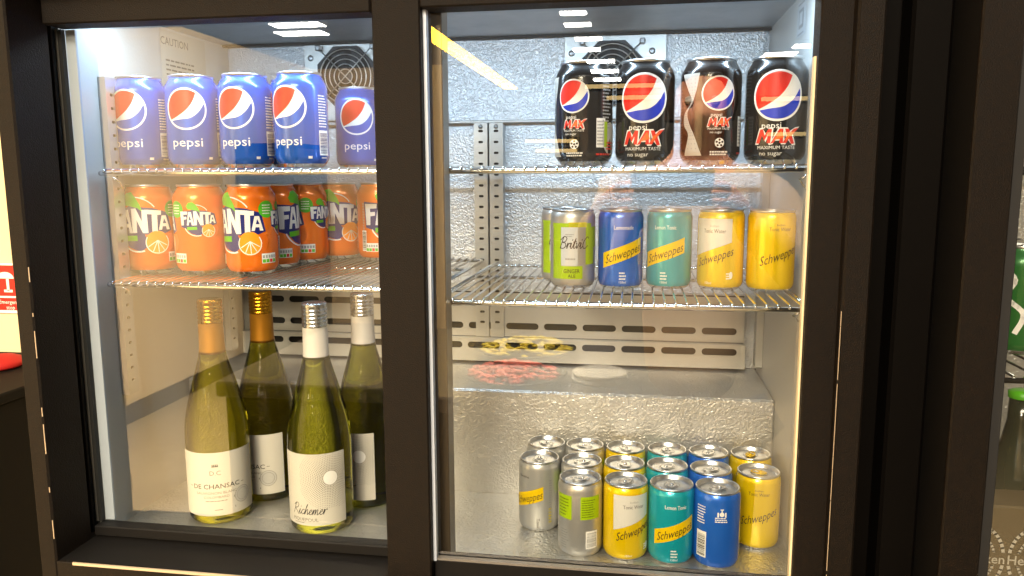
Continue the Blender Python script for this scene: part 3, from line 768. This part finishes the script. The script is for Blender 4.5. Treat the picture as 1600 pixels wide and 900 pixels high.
KINDS = {
 'cola': (False, lambda: can_body(False, 'cola_blue', cola_prints())),
 'max_big': (False, lambda: can_body(False, 'cola_black', max_big())),
 'max_small': (False, lambda: can_body(False, 'cola_black', max_small())),
 'max_ribbon': (False, lambda: can_body(False, 'cola_black', max_small())),
 'orange': (False, lambda: can_body(False, 'orange', fanta_prints())),
 'lemonade': (True, mixer('Lemonade', 'mixer_blue', 'print_white')),
 'teal': (True, mixer('Lemon Tonic', 'mixer_teal', 'print_white', .025)),
 'tonic': (True, mixer_tonic), 'yellow': (True, mixer_yellow), 'slim': (True, mixer_slim), 'ginger': (True, ginger)}
def row(items, name, group):
    for kind, x, y, z, deg, label, *tab in items: can(kind, x, y, z, face(x, y, deg), label, group, name, 'can', tab[0] if tab else None)
row([('cola', -.632, .938, ZT, -32, 'blue cola can at the far left end of the top left shelf'),
     ('cola', -.559, .938, ZT, -16, 'blue cola can second from left on the top left shelf, whole round emblem showing'),
     ('cola', -.487, .938, ZT, -27, 'blue cola can third from the left end of the top left shelf'),
     ('cola', -.413, .935, ZT, -32, 'blue cola can fourth from left in front, pale barcode panel on its right'),
     ('cola', -.402, 1.110, ZT, -5, 'blue cola can set far back on the top left shelf beside the brown middle stile'),
     ('cola', -.596, .996, ZT, 150, 'blue cola can behind the gap between the first two front cola cans'),
     ('cola', -.523, .996, ZT, 140, 'blue cola can behind the gap between the second and third front cola cans'),
     ('cola', -.450, .996, ZT, 160, 'blue cola can behind the gap between the third and fourth front cola cans')], 'cola_can', 'blue cola cans on the top left shelf')
row([('max_small', -.061, .914, ZT, -22, 'black cola can leftmost on the top right shelf, small emblem, pale side panel'),
     ('max_big', .008, .914, ZT, -3, 'black sugar-free cola can with large round emblem, between the two small-emblem cans'),
     ('max_ribbon', .080, .914, ZT, 15, 'black cola can third from left with a pale patterned ribbon down its left side'),
     ('max_big', .150, .914, ZT, 4, 'black cola can with large emblem at the right end of the top shelf')], 'dark_cola_can', 'dark cola cans on the top right shelf')
row([('orange', -.634, .945, ZML, -26, 'orange soda can at the left end of the lower left shelf, large lettering'),
     ('orange', -.562, .945, ZML, -134, 'orange soda can second from left, its small logo turned to the front'),
     ('orange', -.492, .945, ZML, -42, 'orange soda can third from left with green round badge, last of the front three'),
     ('orange', -.4969, 1.0235, ZML, 75, 'orange soda can close behind the third front can, large lettering cut off'),
     ('orange', -.4815, 1.0885, ZML, -75, 'orange soda can with small pale logo, second behind the front three'),
     ('orange', -.4520, 1.1485, ZML, -8, 'orange soda can deep on the lower left shelf near the back wall'),
     ('orange', -.3800, 1.1280, ZML, 30, 'orange soda can rightmost, half hidden by the brown middle stile')], 'orange_soda_can', 'orange soda cans on the lower left shelf')
GM = 'mixer cans on the lower right shelf'
row([('ginger', -.0739, .9274, ZMR, 5, 'silver and lime ginger ale can leftmost in front on the lower right shelf'),
     ('ginger', -.0910, .9790, ZMR, 0, 'silver and lime ginger ale can peeping out behind another on the lower right shelf'),
     ('lemonade', -.0175, .9295, ZMR, 6, 'blue lemonade can with yellow slanted band on the lower right shelf'),
     ('teal', .0390, .9355, ZMR, -12, 'teal lemon mixer can with yellow slanted band on the lower right shelf'),
     ('tonic', .0980, .9334, ZMR, -16, 'white and yellow tonic water can on the lower right shelf'),
     ('yellow', .1530, .9242, ZMR, 22, 'all yellow tonic water can at the right end of the lower right shelf', 'tab_yellow')], 'mixer_can', GM)
GB = 'mixer cans on the fridge floor'
row([('slim', -.1140, 1.0080, ZB, 140, 'silver mixer can at the rear left corner of the floor block'),
     ('slim', -.1165, .9500, ZB, -38, 'silver mixer can with yellow band at the left end of the floor block'),
     ('ginger', -.0620, 1.0060, ZB, 30, 'silver and lime can in the rear row of the floor block'),
     ('ginger', -.0620, .9470, ZB, 60, 'silver and lime can in the middle row on the fridge floor'),
     ('ginger', -.0600, .8905, ZB, 177, 'silver ginger ale can in the front row showing its lime back panels and barcode'),
     ('tonic', -.0080, 1.0040, ZB, 20, 'white and yellow tonic can in the rear row on the fridge floor'),
     ('tonic', -.0085, .9460, ZB, 30, 'white and yellow tonic can in the middle row on the fridge floor'),
     ('tonic', -.0060, .8905, ZB, 22, 'white and yellow tonic can in the front row on the fridge floor'),
     ('teal', .0460, 1.0040, ZB, 35, 'teal mixer can in the rear row on the fridge floor'),
     ('teal', .0440, .9460, ZB, 40, 'teal mixer can in the middle row on the fridge floor'),
     ('teal', .0470, .8885, ZB, 10, 'teal mixer can in the front row on the fridge floor, yellow band facing out'),
     ('lemonade', .0990, 1.0020, ZB, 60, 'blue mixer can in the rear row on the fridge floor'),
     ('lemonade', .0965, .9430, ZB, 80, 'blue mixer can in the middle row on the fridge floor'),
     ('lemonade', .0990, .8860, ZB, 178, 'blue mixer can in the front row showing its crest and barcode side'),
     ('yellow', .1520, 1.0030, ZB, 30, 'yellow tonic can with yellow tab at the rear right corner of the block', 'tab_yellow'),
     ('yellow', .1530, .9420, ZB, 4, 'yellow tonic can with yellow tab, front of the pair at the right wall', 'tab_yellow')], 'mixer_can', GB)

# ---------------------------------------------------------------- wine bottles
RB = .0405
def bottle_prof(h): 
    k = h - .30
    return [(0, .006), (.020, .003), (.032, 0), (.0375, .0015), (.0400, .006), (.0405, .012), (.0405, .118+k), (.0400, .132+k), (.0385, .147+k), (.0355, .163+k), (.0310, .181+k), (.0260, .199+k), (.0215, .214+k), (.0180, .227+k), (.0160, .238+k), (.0150, .250+k), (.0142, .270+k), (.0140, .297+k), (.0120, .2985+k), (0, .2985+k)]
def cap_mesh(h, cap, skirt):
    k = h - .30; m = MB(); p = []
    z0 = .233 + k
    p += [(.0166, z0, skirt), (.0158, z0+.012, skirt), (.01555, z0+.030, skirt), (.0155, z0+.040, cap)]
    z = z0 + .040
    for i in range(5): p += [(.0158, z+.0008, cap), (.0158, z+.0028, cap), (.0151, z+.0036, cap), (.0151, z+.0044, cap)]; z += .0048
    p += [(.0156, z+.001, cap), (.0156, z+.0045, cap), (.0148, z+.0065, cap), (.0120, z+.0072, cap), (0, z+.0072, cap)]
    m.lathe(p, cap, 48)
    return m
def label_white():
    m = MB(); r = lambda v: RB + .0002; w = .112
    def put(l, mt, T): m.wrap(T, r, RB, l, mt, du=.003)
    put(0, 'paper', rbox(-w/2, w/2, .013, .098))
    put(1, 'ink', mv(rect(.008, .0012), .0, .0795) + sum([mv(rect(.0012, .0025), x, .0812) for x in (-.003, -.001, .001, .003)], []))
    put(1, 'ink_soft', mv(fit(text('D.C', .0062), .0135), 0, .0710))
    put(1, 'ink', mv(fit(text('DE CHANSAC', .0064, 0, .006), .060), .0, .0530) + mv(rect(.004, .0006), -.0345, .053) + mv(rect(.004, .0006), .0345, .053))
    put(1, 'ink_soft', mv(fit(text('SAUVIGNON BLANC', .0036), .052), 0, .0440) + mv(fit(text('COLOMBARD', .0032), .032), 0, .0385) + mv(lines(.028, .002, 1), 0, .033) + mv(rect(.010, .0009), .002, .021))
    put(1, 'paper_shade', mv(disc(.011, 32), .034, .036)); put(2, 'ink_soft', arc(.034, .036, .011, 0, 360, .0004, 30) + arc(.034, .036, .008, 0, 360, .0003, 30) + mv(rect(.0008, .0025), .022, .036) + mv(rect(.0008, .0025), .023, .022))
    return m
def label_dots():
    m = MB(); r = lambda v: RB + .0002; w = .106
    def put(l, mt, T): m.wrap(T, r, RB, l, mt, du=.003)
    put(0, 'paper', rbox(-w/2, w/2, .0135, .107)); T = []
    cx, cy_ = .0325, .075
    for i in range(15):
        R_ = .0098 + i*.0020*(1+i*.008); n = int(2*PI*R_/(.00195 + i*.00002)); s_ = .00072 - .000018*i
        for j in range(n):
            a = 2*PI*(j + .5*(i % 2))/n; x, y = cx + R_*math.cos(a), cy_ + R_*math.sin(a)
            if x > w/2-.0008 or y > .1062 or y < .0350 or x < -.006: continue
            T.append([(x + s_*math.cos(a+q), y + s_*math.sin(a+q)) for q in (0, PI/2, PI, 3*PI/2)])
    put(1, 'dot_grey', T); put(1, 'print_white', mv(disc(.0088, 32), cx, cy_))
    put(1, 'ink', mv(script('Richemer', .0066, .0008, .25), .003, .0285))
    put(1, 'ink_soft', mv(fit(text('PIQUEPOUL', .0046), .036), -.002, .0215) + mv(lines(.016, .0016, 1), -.010, .0172))
    return m
_bot = {}
def bottle(kind, x, y, h, deg, label):
    if kind not in _bot:
        t = thing('wine_bottle', label, 'bottle', group='wine bottles on the fridge floor')
        m = MB(); m.lathe(bottle_prof(h), 'olive_glass' if kind == 'gold' else 'green_glass', 72); m.build('bottle_glass', t)
        cap_mesh(h, *(('gold_cap', 'gold_skirt') if kind == 'gold' else ('silver_cap', 'white_skirt'))).build('screw_cap', t)
        (label_white() if kind == 'gold' else label_dots()).build('paper_label', t)
        _bot[kind] = t; o = t
    else: o = copy_tree(_bot[kind])
    o.location = (x, y, ZB); o.rotation_euler = (0, 0, face(x, y, deg)); o['label'] = label
bottle('gold', -.5440, .9230, .288, -8, 'gold capped white wine bottle in front at the left, its whole cream label facing out')
bottle('gold', -.5120, .9985, .288, -50, 'gold capped white wine bottle standing behind the front gold capped one')
bottle('silver', -.3975, .9150, .288, -30, 'silver capped green wine bottle in front, dotted sunburst label with handwriting')
bottle('silver', -.3650, .9985, .288, -61, 'silver capped green wine bottle behind, against the middle stile, edge of dotted label showing')

# ---------------------------------------------------------------- second fridge, at the right edge
G = thing('beer_fridge', 'second black drinks fridge cut off at the right edge, green cans behind its glass', 'fridge', (.6, .9, -.62))
def gpart(mb, name): return mb.build(name, G, (-.6, -.9, .62))
m = MB()
m.box(.2870, .3215, .740, .746, -.60, .30, 'powder_coat', .0015); m.box(.2874, .3211, .7462, 1.25, -.60, .30, 'powder_dark'); m.box(.3215, 1.0, .745, .79, .20, .30, 'powder_coat'); m.box(.3215, 1.0, .745, .79, -.60, -.47, 'powder_coat')  # cabinet side blackened to stand for the shade in the gap
m.box(.3215, 1.0, 1.22, 1.25, -.60, .30, 'stucco_fine'); m.box(.98, 1.0, .79, 1.22, -.60, .30, 'liner'); m.box(.3215, .98, .79, 1.22, -.60, -.47, 'liner'); m.box(.3215, .98, .79, 1.22, .20, .21, 'liner')
gpart(m, 'cabinet')
m = MB(); m.box(.3225, .3330, .748, .785, -.4695, .1995, 'rubber', .001); gpart(m, 'door_gasket')
m = MB(); m.box(.3335, .979, .770, .775, -.4695, .1995, 'door_glass'); gpart(m, 'glass_pane')
gl = area('fridge_led', (.62, .80, .19), (.55, 1.0, -.1), .5, .02, .5, (1, .92, .75))
def g_shelf(z, label):
    t = thing('wire_shelf', label, 'shelf', (.655, .98, z-.006), 0, 'wire shelves in the second fridge')
    m = MB()
    for i in range(28): x = -.31 + .62*i/27; m.tube([(x, -.17, .004), (x, .2, .004)], .0014, 'chrome', 6)
    m.build('wire_grid', t); m = MB(); m.tube([(-.315, -.17, 0), (.315, -.17, 0)], .003, 'chrome', 8); m.build('front_rod', t); m = MB(); m.tube([(-.315, .2, 0), (.315, .2, 0)], .003, 'chrome', 8); m.build('rear_rod', t)
g_shelf(-.196, 'wire shelf under the green cans in the second fridge'); g_shelf(.006, 'wire shelf above the green cans in the second fridge')
def green_can():
    p = [(1, 'print_white', mv(fit(text('7', .03, .2, .01), .016), 0, .060)), (1, 'leaf', mv(disc(.016, 24), .030, .070)), (1, 'print_white', mv(stroke(smooth([(-.012, .095), (.002, .080), (-.006, .062), (.010, .045), (.004, .025)], 5), .006), -.02, 0))]
    return can_body(False, 'can_green', p)
def green_can_plain():
    p = [(1, 'print_white', stroke(smooth([(-.016, .094), (-.004, .080), (-.010, .062), (.006, .045), (.000, .025)], 5), .005)), (1, 'leaf', mv(disc(.014, 24), .024, .072))]
    return can_body(False, 'can_green', p)
KINDS['green'] = (False, green_can_plain)
row([('green', .4060, .9000, -.1906, 0, 'bright green soda can nearest the frame of the second fridge'), ('green', .4110, .9760, -.1906, 30, 'bright green soda can right behind another in the second fridge')], 'green_soda_can', 'green cans in the second fridge')
def beer_bottle(x, y, z, label, first=[]):
    if not first:
        t = thing('beer_bottle', label, 'bottle', group='bottles low in the second fridge')
        m = MB(); m.lathe([(0, .003), (.028, 0), (.0305, .004), (.0305, .115), (.028, .135), (.018, .160), (.0135, .185), (.013, .215), (0, .215)], 'bottle_dark', 32); m.build('bottle_glass', t)
        m = MB(); m.lathe([(.0145, .212), (.0148, .219), (.010, .2215), (0, .2215)], 'leaf', 24); m.build('crown_cap', t)
        first.append(t); o = t
    else: o = copy_tree(first[0])
    o.location = (x, y, z); o['label'] = label
beer_bottle(.445, .955, -.470, 'dark beer bottle behind the printed carton in the second fridge')
beer_bottle(.490, 1.02, -.470, 'dark beer bottle deepest in the lower part of the second fridge')
m = MB(); m.box(.352, .60, .855, .905, -.470, -.350, 'carton_brown', .002)
def badge(cx, cz):
    T = arc(0, 0, .026, 0, 360, .0034, 36, .036) + arc(0, 0, .017, 0, 180, .0026, 18, .024) + arc(0, 0, .017, 180, 360, .0026, 18, .024)
    m.flatput(T, (cx, .8545, cz), (1, 0, 0), (0, 0, 1), 'carton_mark')
    m.flatput(mv(rect(.056, .014), 0, 0), (cx, .8542, cz), (1, 0, 0), (0, 0, 1), 'carton_brown')
    m.flatput(fit(text('Heineken', .0105, 0, .008), .054), (cx, .8538, cz), (1, 0, 0), (0, 0, 1), 'carton_mark')
    m.flatput(mv(fit(text('BREWED', .0045), .026), 0, .0295), (cx, .8540, cz), (1, 0, 0), (0, 0, 1), 'carton_mark')
    m.flatput(mv(fit(text('PURE MALT', .0045), .030), 0, -.0295), (cx, .8540, cz), (1, 0, 0), (0, 0, 1), 'carton_mark')
badge(.368, -.409); badge(.425, -.409); badge(.482, -.409)
tag(m.build('beer_carton', None, (0, 0, 0)), 'brown carton printed with pale round beer badges at the bottom of the second fridge', 'carton')
# dark strip between the two fridges
m = MB(); m.box(.2105, .2865, .835, .850, -.62, .42, 'gloss_black'); m.box(.2500, .2865, .800, .8345, -.62, .42, 'gloss_black', .003)
tag(m.build('filler_panel'), 'dark narrow filler panel in the gap between the two fridges', 'panel')

# ---------------------------------------------------------------- behind the left edge
m = MB(); m.box(-3.05, -.70, 1.60, 1.66, -OFF, 1.5, 'cream_wall'); tag(m.build('wall'), 'cream wall behind the left edge of the fridge', 'wall', kind='structure')
s = thing('emergency_sign', 'red and white emergency sign with a white pictogram on the cream wall', 'sign', (-1.442, 1.598, -.272))
s.scale = (.86, 1, .86)
m = MB(); m.box(-.075, .075, -.004, .001, -.052, .085, 'print_white', .001); m.build('sign_panel', s)
m = MB()
def sg(T, l, mt): m.flatput(T, (0, -.0042-l*.0003, 0), (1, 0, 0), (0, 0, 1), mt)
sg(mv(rect(.142, .084), 0, .038), 0, 'sign_red'); sg(mv(rect(.142, .034), 0, -.026), 0, 'sign_red')
sg(poly([(-.008 + .026*math.cos(math.radians(a)), .044 + .018*math.sin(math.radians(a))) for a in range(0, 181, 15)]) + mv(rect(.008, .036), -.002, .028) + mv(rect(.026, .007), -.002, .010), 1, 'print_white')
sg(mv(text('Emergency', .011), 0, -.020) + mv(text('stop', .011), 0, -.035), 1, 'print_white')
m.build('sign_print', s)
c = thing('side_cabinet', 'black cabinet standing against the cream wall beyond the fridge', 'cabinet', (-1.5, 1.4, -OFF))
m = MB(); m.box(-.45, .30, -.20, .199, 0, OFF-.432, 'cabinet_black', .004); m.build('cabinet_body', c); m = MB(); m.box(-.46, .31, -.21, .199, OFF-.4318, OFF-.41, 'cabinet_black', .003); m.build('cabinet_top', c)
m = MB(); m.lathe([(0, 0), (.07, 0), (.085, .008), (.080, .022), (.05, .034), (.018, .040), (0, .041)], 'red_cloth', 32); m.v = [(a*.62, b*.7, c_*.7) for a, b, c_ in m.v]
tag(m.build('folded_cloth', None, (-1.366, 1.46, -.41)), 'red rounded bundle lying on the black cabinet top', 'cloth')

# ---------------------------------------------------------------- the room that the glass mirrors
m = MB(); m.box(-3.1, 6, -16, 1.66, -OFF-.05, -OFF, 'floor_tile'); tag(m.build('floor'), 'tan tiled floor', 'floor', kind='structure')
m = MB(); m.box(-3.06, -3.0, -5.48, 1.60, -OFF, .98, 'plaster'); tag(m.build('side_wall'), 'pale plaster side wall', 'wall', kind='structure')
m = MB(); m.box(-3.0, -2.985, -5.48, 1.58, -OFF, -1.36, 'skirting'); tag(m.build('skirting'), 'dark skirting along the side wall', 'skirting', kind='structure')
lp = [(-.60, -5.85, .24, .16), (-.60, -6.42, .26, .18), (-.545, -7.25, .29, .2), (-.61, -8.0, .32, .25), (-.49, -9.0, .36, .3), (-.48, -10.0, .39, .36), (-.48, -11.0, .42, .4), (-3.3, -5.86, .5, .22), (-3.45, -6.3, .5, .24), (1.95, -8.2, .36, .26), (1.72, -8.8, .38, .28)]
lamp0 = None
for i, (x, y, w, d) in enumerate(lp):
    if lamp0 is None:
        lamp0 = thing('ceiling_light', '', 'ceiling light'); m = MB(); m.box(-.5, .5, -.5, .5, 0, .01, 'panel_light'); m.build('diffuser', lamp0); m = MB(); m.box(-.53, .53, -.53, .53, .0101, .05, 'trim_pale'); m.build('housing', lamp0); o = lamp0
    else: o = copy_tree(lamp0)
    o.location = (x, y, 1.45); o.scale = (w, d, 1); tag(o, 'square lit ceiling panel mirrored in the glass door', 'ceiling light', 'ceiling lights mirrored in the glass')
m = MB(); m.box(-2.27, -2.05, -12.0, -5.2, 1.45, 1.47, 'strip_yellow'); tag(m.build('light_strip'), 'long yellow light strip mirrored across the right glass door', 'light strip')
b = thing('buffet_counter', 'dark buffet counter mirrored in the right glass door', 'counter', (-.6, -1.12, -OFF))
m = MB(); m.box(-.7, .8, -.5, .48, 0, OFF-.70, 'cabinet_black', .01); m.build('counter_body', b); m = MB(); m.box(-.72, .82, -.52, .5, OFF-.6998, OFF-.65, 'counter_top', .006); m.build('counter_top', b)
def food(x, y, r, mt, label):
    t = thing('salad_dish', label, 'dish', (x, y, -.65)); m = MB(); m.lathe([(0, .0), (r*.8, 0), (r*1.1, .03), (r*1.14, .032), (r*1.08, .034), (r*.78, .008), (0, .008)], 'dish_black', 40); m.build('dish', t)
    m = MB(); rnd = random.Random(int(r*1e4))
    for i in range(160):
        a, q = rnd.random()*2*PI, math.sqrt(rnd.random())*r*.95; z = .02 + .035*(1-(q/r)**2)*rnd.uniform(.5, 1.1); s_ = rnd.uniform(.008, .018)
        m.tube([(q*math.cos(a)-s_, q*math.sin(a), z), (q*math.cos(a), q*math.sin(a)+s_*.5, z+s_*.4), (q*math.cos(a)+s_, q*math.sin(a), z-.002)], s_*.4, mt, 6)
    m.build('salad', t)
food(-.375, -.830, .150, 'pink_food', 'shallow dish of pink salad mirrored in the right door'); food(-.385, -1.205, .17, 'yellow_food', 'shallow dish of yellow salad mirrored in the right door')
m = MB(); m.lathe([(0, 0), (.085, 0), (.09, .004), (.09, .01), (.08, .014), (.08, .018), (.086, .02), (.086, .028), (.07, .032), (0, .032)], 'lid_white', 40)
tag(m.build('plastic_lid', None, (-.105, -.885, -.65)), 'pair of stacked pale plastic lids mirrored in the right door', 'lid')

for x0, x1, z, label in ((-.84, -.45, .25, 'warm shelf light mirrored as the upper thin line left of the black cans'), (-.76, -.45, .177, 'warm shelf light mirrored as the lower thin line left of the black cans'), (-.39, .33, .645, 'long warm shelf light mirrored across the black cans'), (-.23, .30, .56, 'warm shelf light mirrored just under the longest one'), (.88, 1.30, .53, 'warm shelf light mirrored over the emblem of the rightmost black can'), (.93, 1.30, .28, 'warm shelf light mirrored over the lettering of the rightmost black can')):
    t = thing('shelf_light', label, 'light', ((x0+x1)/2, -4.45, z), 0, 'shelf lights mirrored in the right door'); w = (x1-x0)/2
    m = MB(); m.box(-w, w, 0, .05, -.013, .013, 'shelf_glow', .004); m.build('diffuser', t); m = MB(); m.box(-w-.02, w+.02, -.06, -.0005, -.03, .03, 'powder_dark', .003); m.build('housing', t)
mat_skin = mat('skin', '#c98d70', .5); mat('jacket', '#b9a184', .85, 0, (300, .3, .002, 'noise')); mat('trousers', '#2b2f3a', .85); mat('hair', '#20150e', .6); mat('phone_body', (.015, .015, .018), .3); mat('shoe', (.02, .02, .02), .6)
def skin_mesh(name, nodes, edges, m, parent, level=1):
    me = bpy.data.meshes.new(name); keys = list(nodes)
    me.from_pydata([nodes[k][:3] for k in keys], [(keys.index(a), keys.index(b)) for a, b in edges], []); me.update()
    o = bpy.data.objects.new(name, me); C.objects.link(o)
    o.modifiers.new('skin', 'SKIN').use_smooth_shade = True; sk = me.skin_vertices[0] if me.skin_vertices else None
    for i, k in enumerate(keys):
        r = nodes[k][3]; r = r if isinstance(r, tuple) else (r, r); sk.data[i].radius = r; sk.data[i].use_root = (i == 0)
    u = o.modifiers.new('sub', 'SUBSURF'); u.levels = level; u.render_levels = level
    dg = bpy.context.evaluated_depsgraph_get(); dg.update(); full = bpy.data.meshes.new_from_object(o.evaluated_get(dg))
    bpy.data.objects.remove(o); full.name = name; full.materials.clear(); full.materials.append(MATS[m])
    o = bpy.data.objects.new(name, full); C.objects.link(o); o.parent = parent; return o
sp = bpy.data.lights.new('person_fill', 'SPOT'); sp.energy = 620; sp.color = (1, .82, .62); sp.spot_size = math.radians(62); sp.spot_blend = .4; sp.shadow_soft_size = .06  # added spot that lights the person's front for the reflection
so = bpy.data.objects.new('person_fill', sp); C.objects.link(so); so.location = (.1, .35, 1.25); so.rotation_euler = (Vector((.12, -.5, -.25)) - Vector((.1, .35, 1.25))).to_track_quat('-Z', 'Y').to_euler()
m = MB(); m.box(-3.0, -1.75, -5.54, -5.48, -OFF, .98, 'plaster'); tag(m.build('end_wall'), 'pale plaster end wall', 'wall', kind='structure')
t = thing('display_cabinet', 'dark tall display cabinet against the pale side wall, mirrored in the left glass', 'cabinet', (-2.74, -4.20, -OFF))
m = MB(); m.box(-.235, .24, -.30, .30, 0, OFF+.24, 'cabinet_black', .01); m.build('cabinet_body', t); m = MB(); m.box(.2405, .255, -.27, .27, .12, OFF+.20, 'dish_black', .004); m.build('cabinet_door', t)
PX, PY = .15, -.48
P = thing('person', 'person in a beige jacket holding up a phone, mirrored in the right glass door', 'person', (0, 0, -OFF))
Z = OFF
N = {'pelvis': (PX, PY, Z-.60, .12), 'waist': (PX, PY, Z-.42, .115), 'chest': (PX, PY, Z-.17, (.15, .11)), 'collar': (PX, PY, Z-.02, .075), 'neck': (PX, PY+.01, Z+.05, .052), 'jaw': (PX, PY+.03, Z+.11, (.062, .07)), 'brow': (PX, PY+.02, Z+.19, (.076, .09)), 'crown': (PX, PY+.01, Z+.255, .055), 'nose': (PX, PY+.125, Z+.148, .010)}
ED = [('pelvis', 'waist'), ('waist', 'chest'), ('chest', 'collar'), ('collar', 'neck'), ('neck', 'jaw'), ('jaw', 'brow'), ('brow', 'crown'), ('jaw', 'nose')]
JN = {k: (v[0], v[1], v[2], tuple(q*1.13 for q in (v[3] if isinstance(v[3], tuple) else (v[3], v[3])))) for k, v in N.items() if k in ('pelvis', 'waist', 'chest', 'collar')}
JE = ED[:3]
for tag_, s_, ex, wx, px in (('a', -1, -.14, -.075, -.047), ('b', 1, .43, .215, .183)):
    sh, el, wr, pa = tag_+'sh', tag_+'el', tag_+'wr', tag_+'pa'
    N[sh] = (PX + s_*.19, PY, Z-.06, .058); N[el] = (ex, PY+.13, Z-.29, .042); N[wr] = (wx, -.115, Z-.085, .026); N[pa] = (px, -.045, Z-.052, (.020, .034))
    ED += [('collar', sh), (sh, el), (el, wr), (wr, pa)]
    JN[sh] = (*N[sh][:3], .070); JN[el] = (*N[el][:3], .056); JN[wr] = (*N[wr][:3], .040); JE += [('collar', sh), (sh, el), (el, wr)]
    e0 = -.012 if s_ < 0 else .148; d = 1 if s_ < 0 else -1
    for i in range(4):
        zz = Z-.022-.0155*i; k = tag_+'f%d' % i; ln = (.016, .020, .018, .012)[i]
        N[k+'1'] = (e0 - d*.022, -.014, zz, .0085); N[k+'2'] = (e0 - d*.012, .004, zz+.001, .0080); N[k+'3'] = (e0 + d*(ln-.012), .0075, zz+.002, .0072)
        ED += [(pa, k+'1'), (k+'1', k+'2'), (k+'2', k+'3')]
    N[tag_+'t1'] = (e0 - d*.014, -.040, Z-.022, .010); N[tag_+'t2'] = (e0 + d*.016, -.024, Z-.016, .0085); ED += [(pa, tag_+'t1'), (tag_+'t1', tag_+'t2')]
LN = {'pelvis': (PX, PY, Z-.62, .15)}; LE = []
for tag_, s_ in (('a', -1), ('b', 1)):
    LN[tag_+'hip'] = (PX + s_*.095, PY, Z-.70, .092); LN[tag_+'kn'] = (PX + s_*.10, PY+.02, Z-1.03, .066); LN[tag_+'an'] = (PX + s_*.105, PY-.01, Z-1.40, .050)
    LE += [('pelvis', tag_+'hip'), (tag_+'hip', tag_+'kn'), (tag_+'kn', tag_+'an')]
    m = MB(); m.lathe([(0, 0), (.045, 0), (.050, .02), (.046, .055), (.036, .085), (0, .09)], 'shoe', 24); m.v = [(PX + s_*.105 + a, PY + .04 + b*2.4, c_) for a, b, c_ in m.v]; m.build('shoe', P)
skin_mesh('body', N, ED, 'skin', P, 2); skin_mesh('jacket', JN, JE, 'jacket', P, 2); skin_mesh('trousers', LN, LE, 'trousers', P, 2)
m = MB(); m.lathe([(.086, -.06), (.094, -.02), (.092, .03), (.074, .075), (.040, .100), (0, .108)], 'hair', 32, PX, PY, Z+.19); m.v = [(a, b - .012 if b > PY+.04 and c_ < Z+.225 else b, c_) for a, b, c_ in m.v]
m.v = [(a, min(b, PY+.045) if c_ < Z+.215 else b, c_) for a, b, c_ in m.v]; m.build('hair', P)
for s_ in (-1, 1):
    m = MB(); m.lathe([(0, -.011), (.008, -.008), (.011, 0), (.008, .008), (0, .011)], 'print_white', 16, PX + s_*.030, PY+.098, Z+.172); m.build('eye', P)
ph = thing('phone', 'black phone held sideways in both hands, mirrored in the right glass door', 'phone', (.068, -.0070, -.026))
m = MB(); m.box(-.080, .080, -.004, .004, -.036, .036, 'phone_body', .0025); m.build('phone_case', ph); m = MB(); m.box(-.077, .077, -.0046, -.0041, -.033, .033, 'dish_black'); m.build('screen', ph)

for o in list(S.objects):
    if o.parent is None and o.type != 'EMPTY' or (o.parent is None): o.location.z += OFF
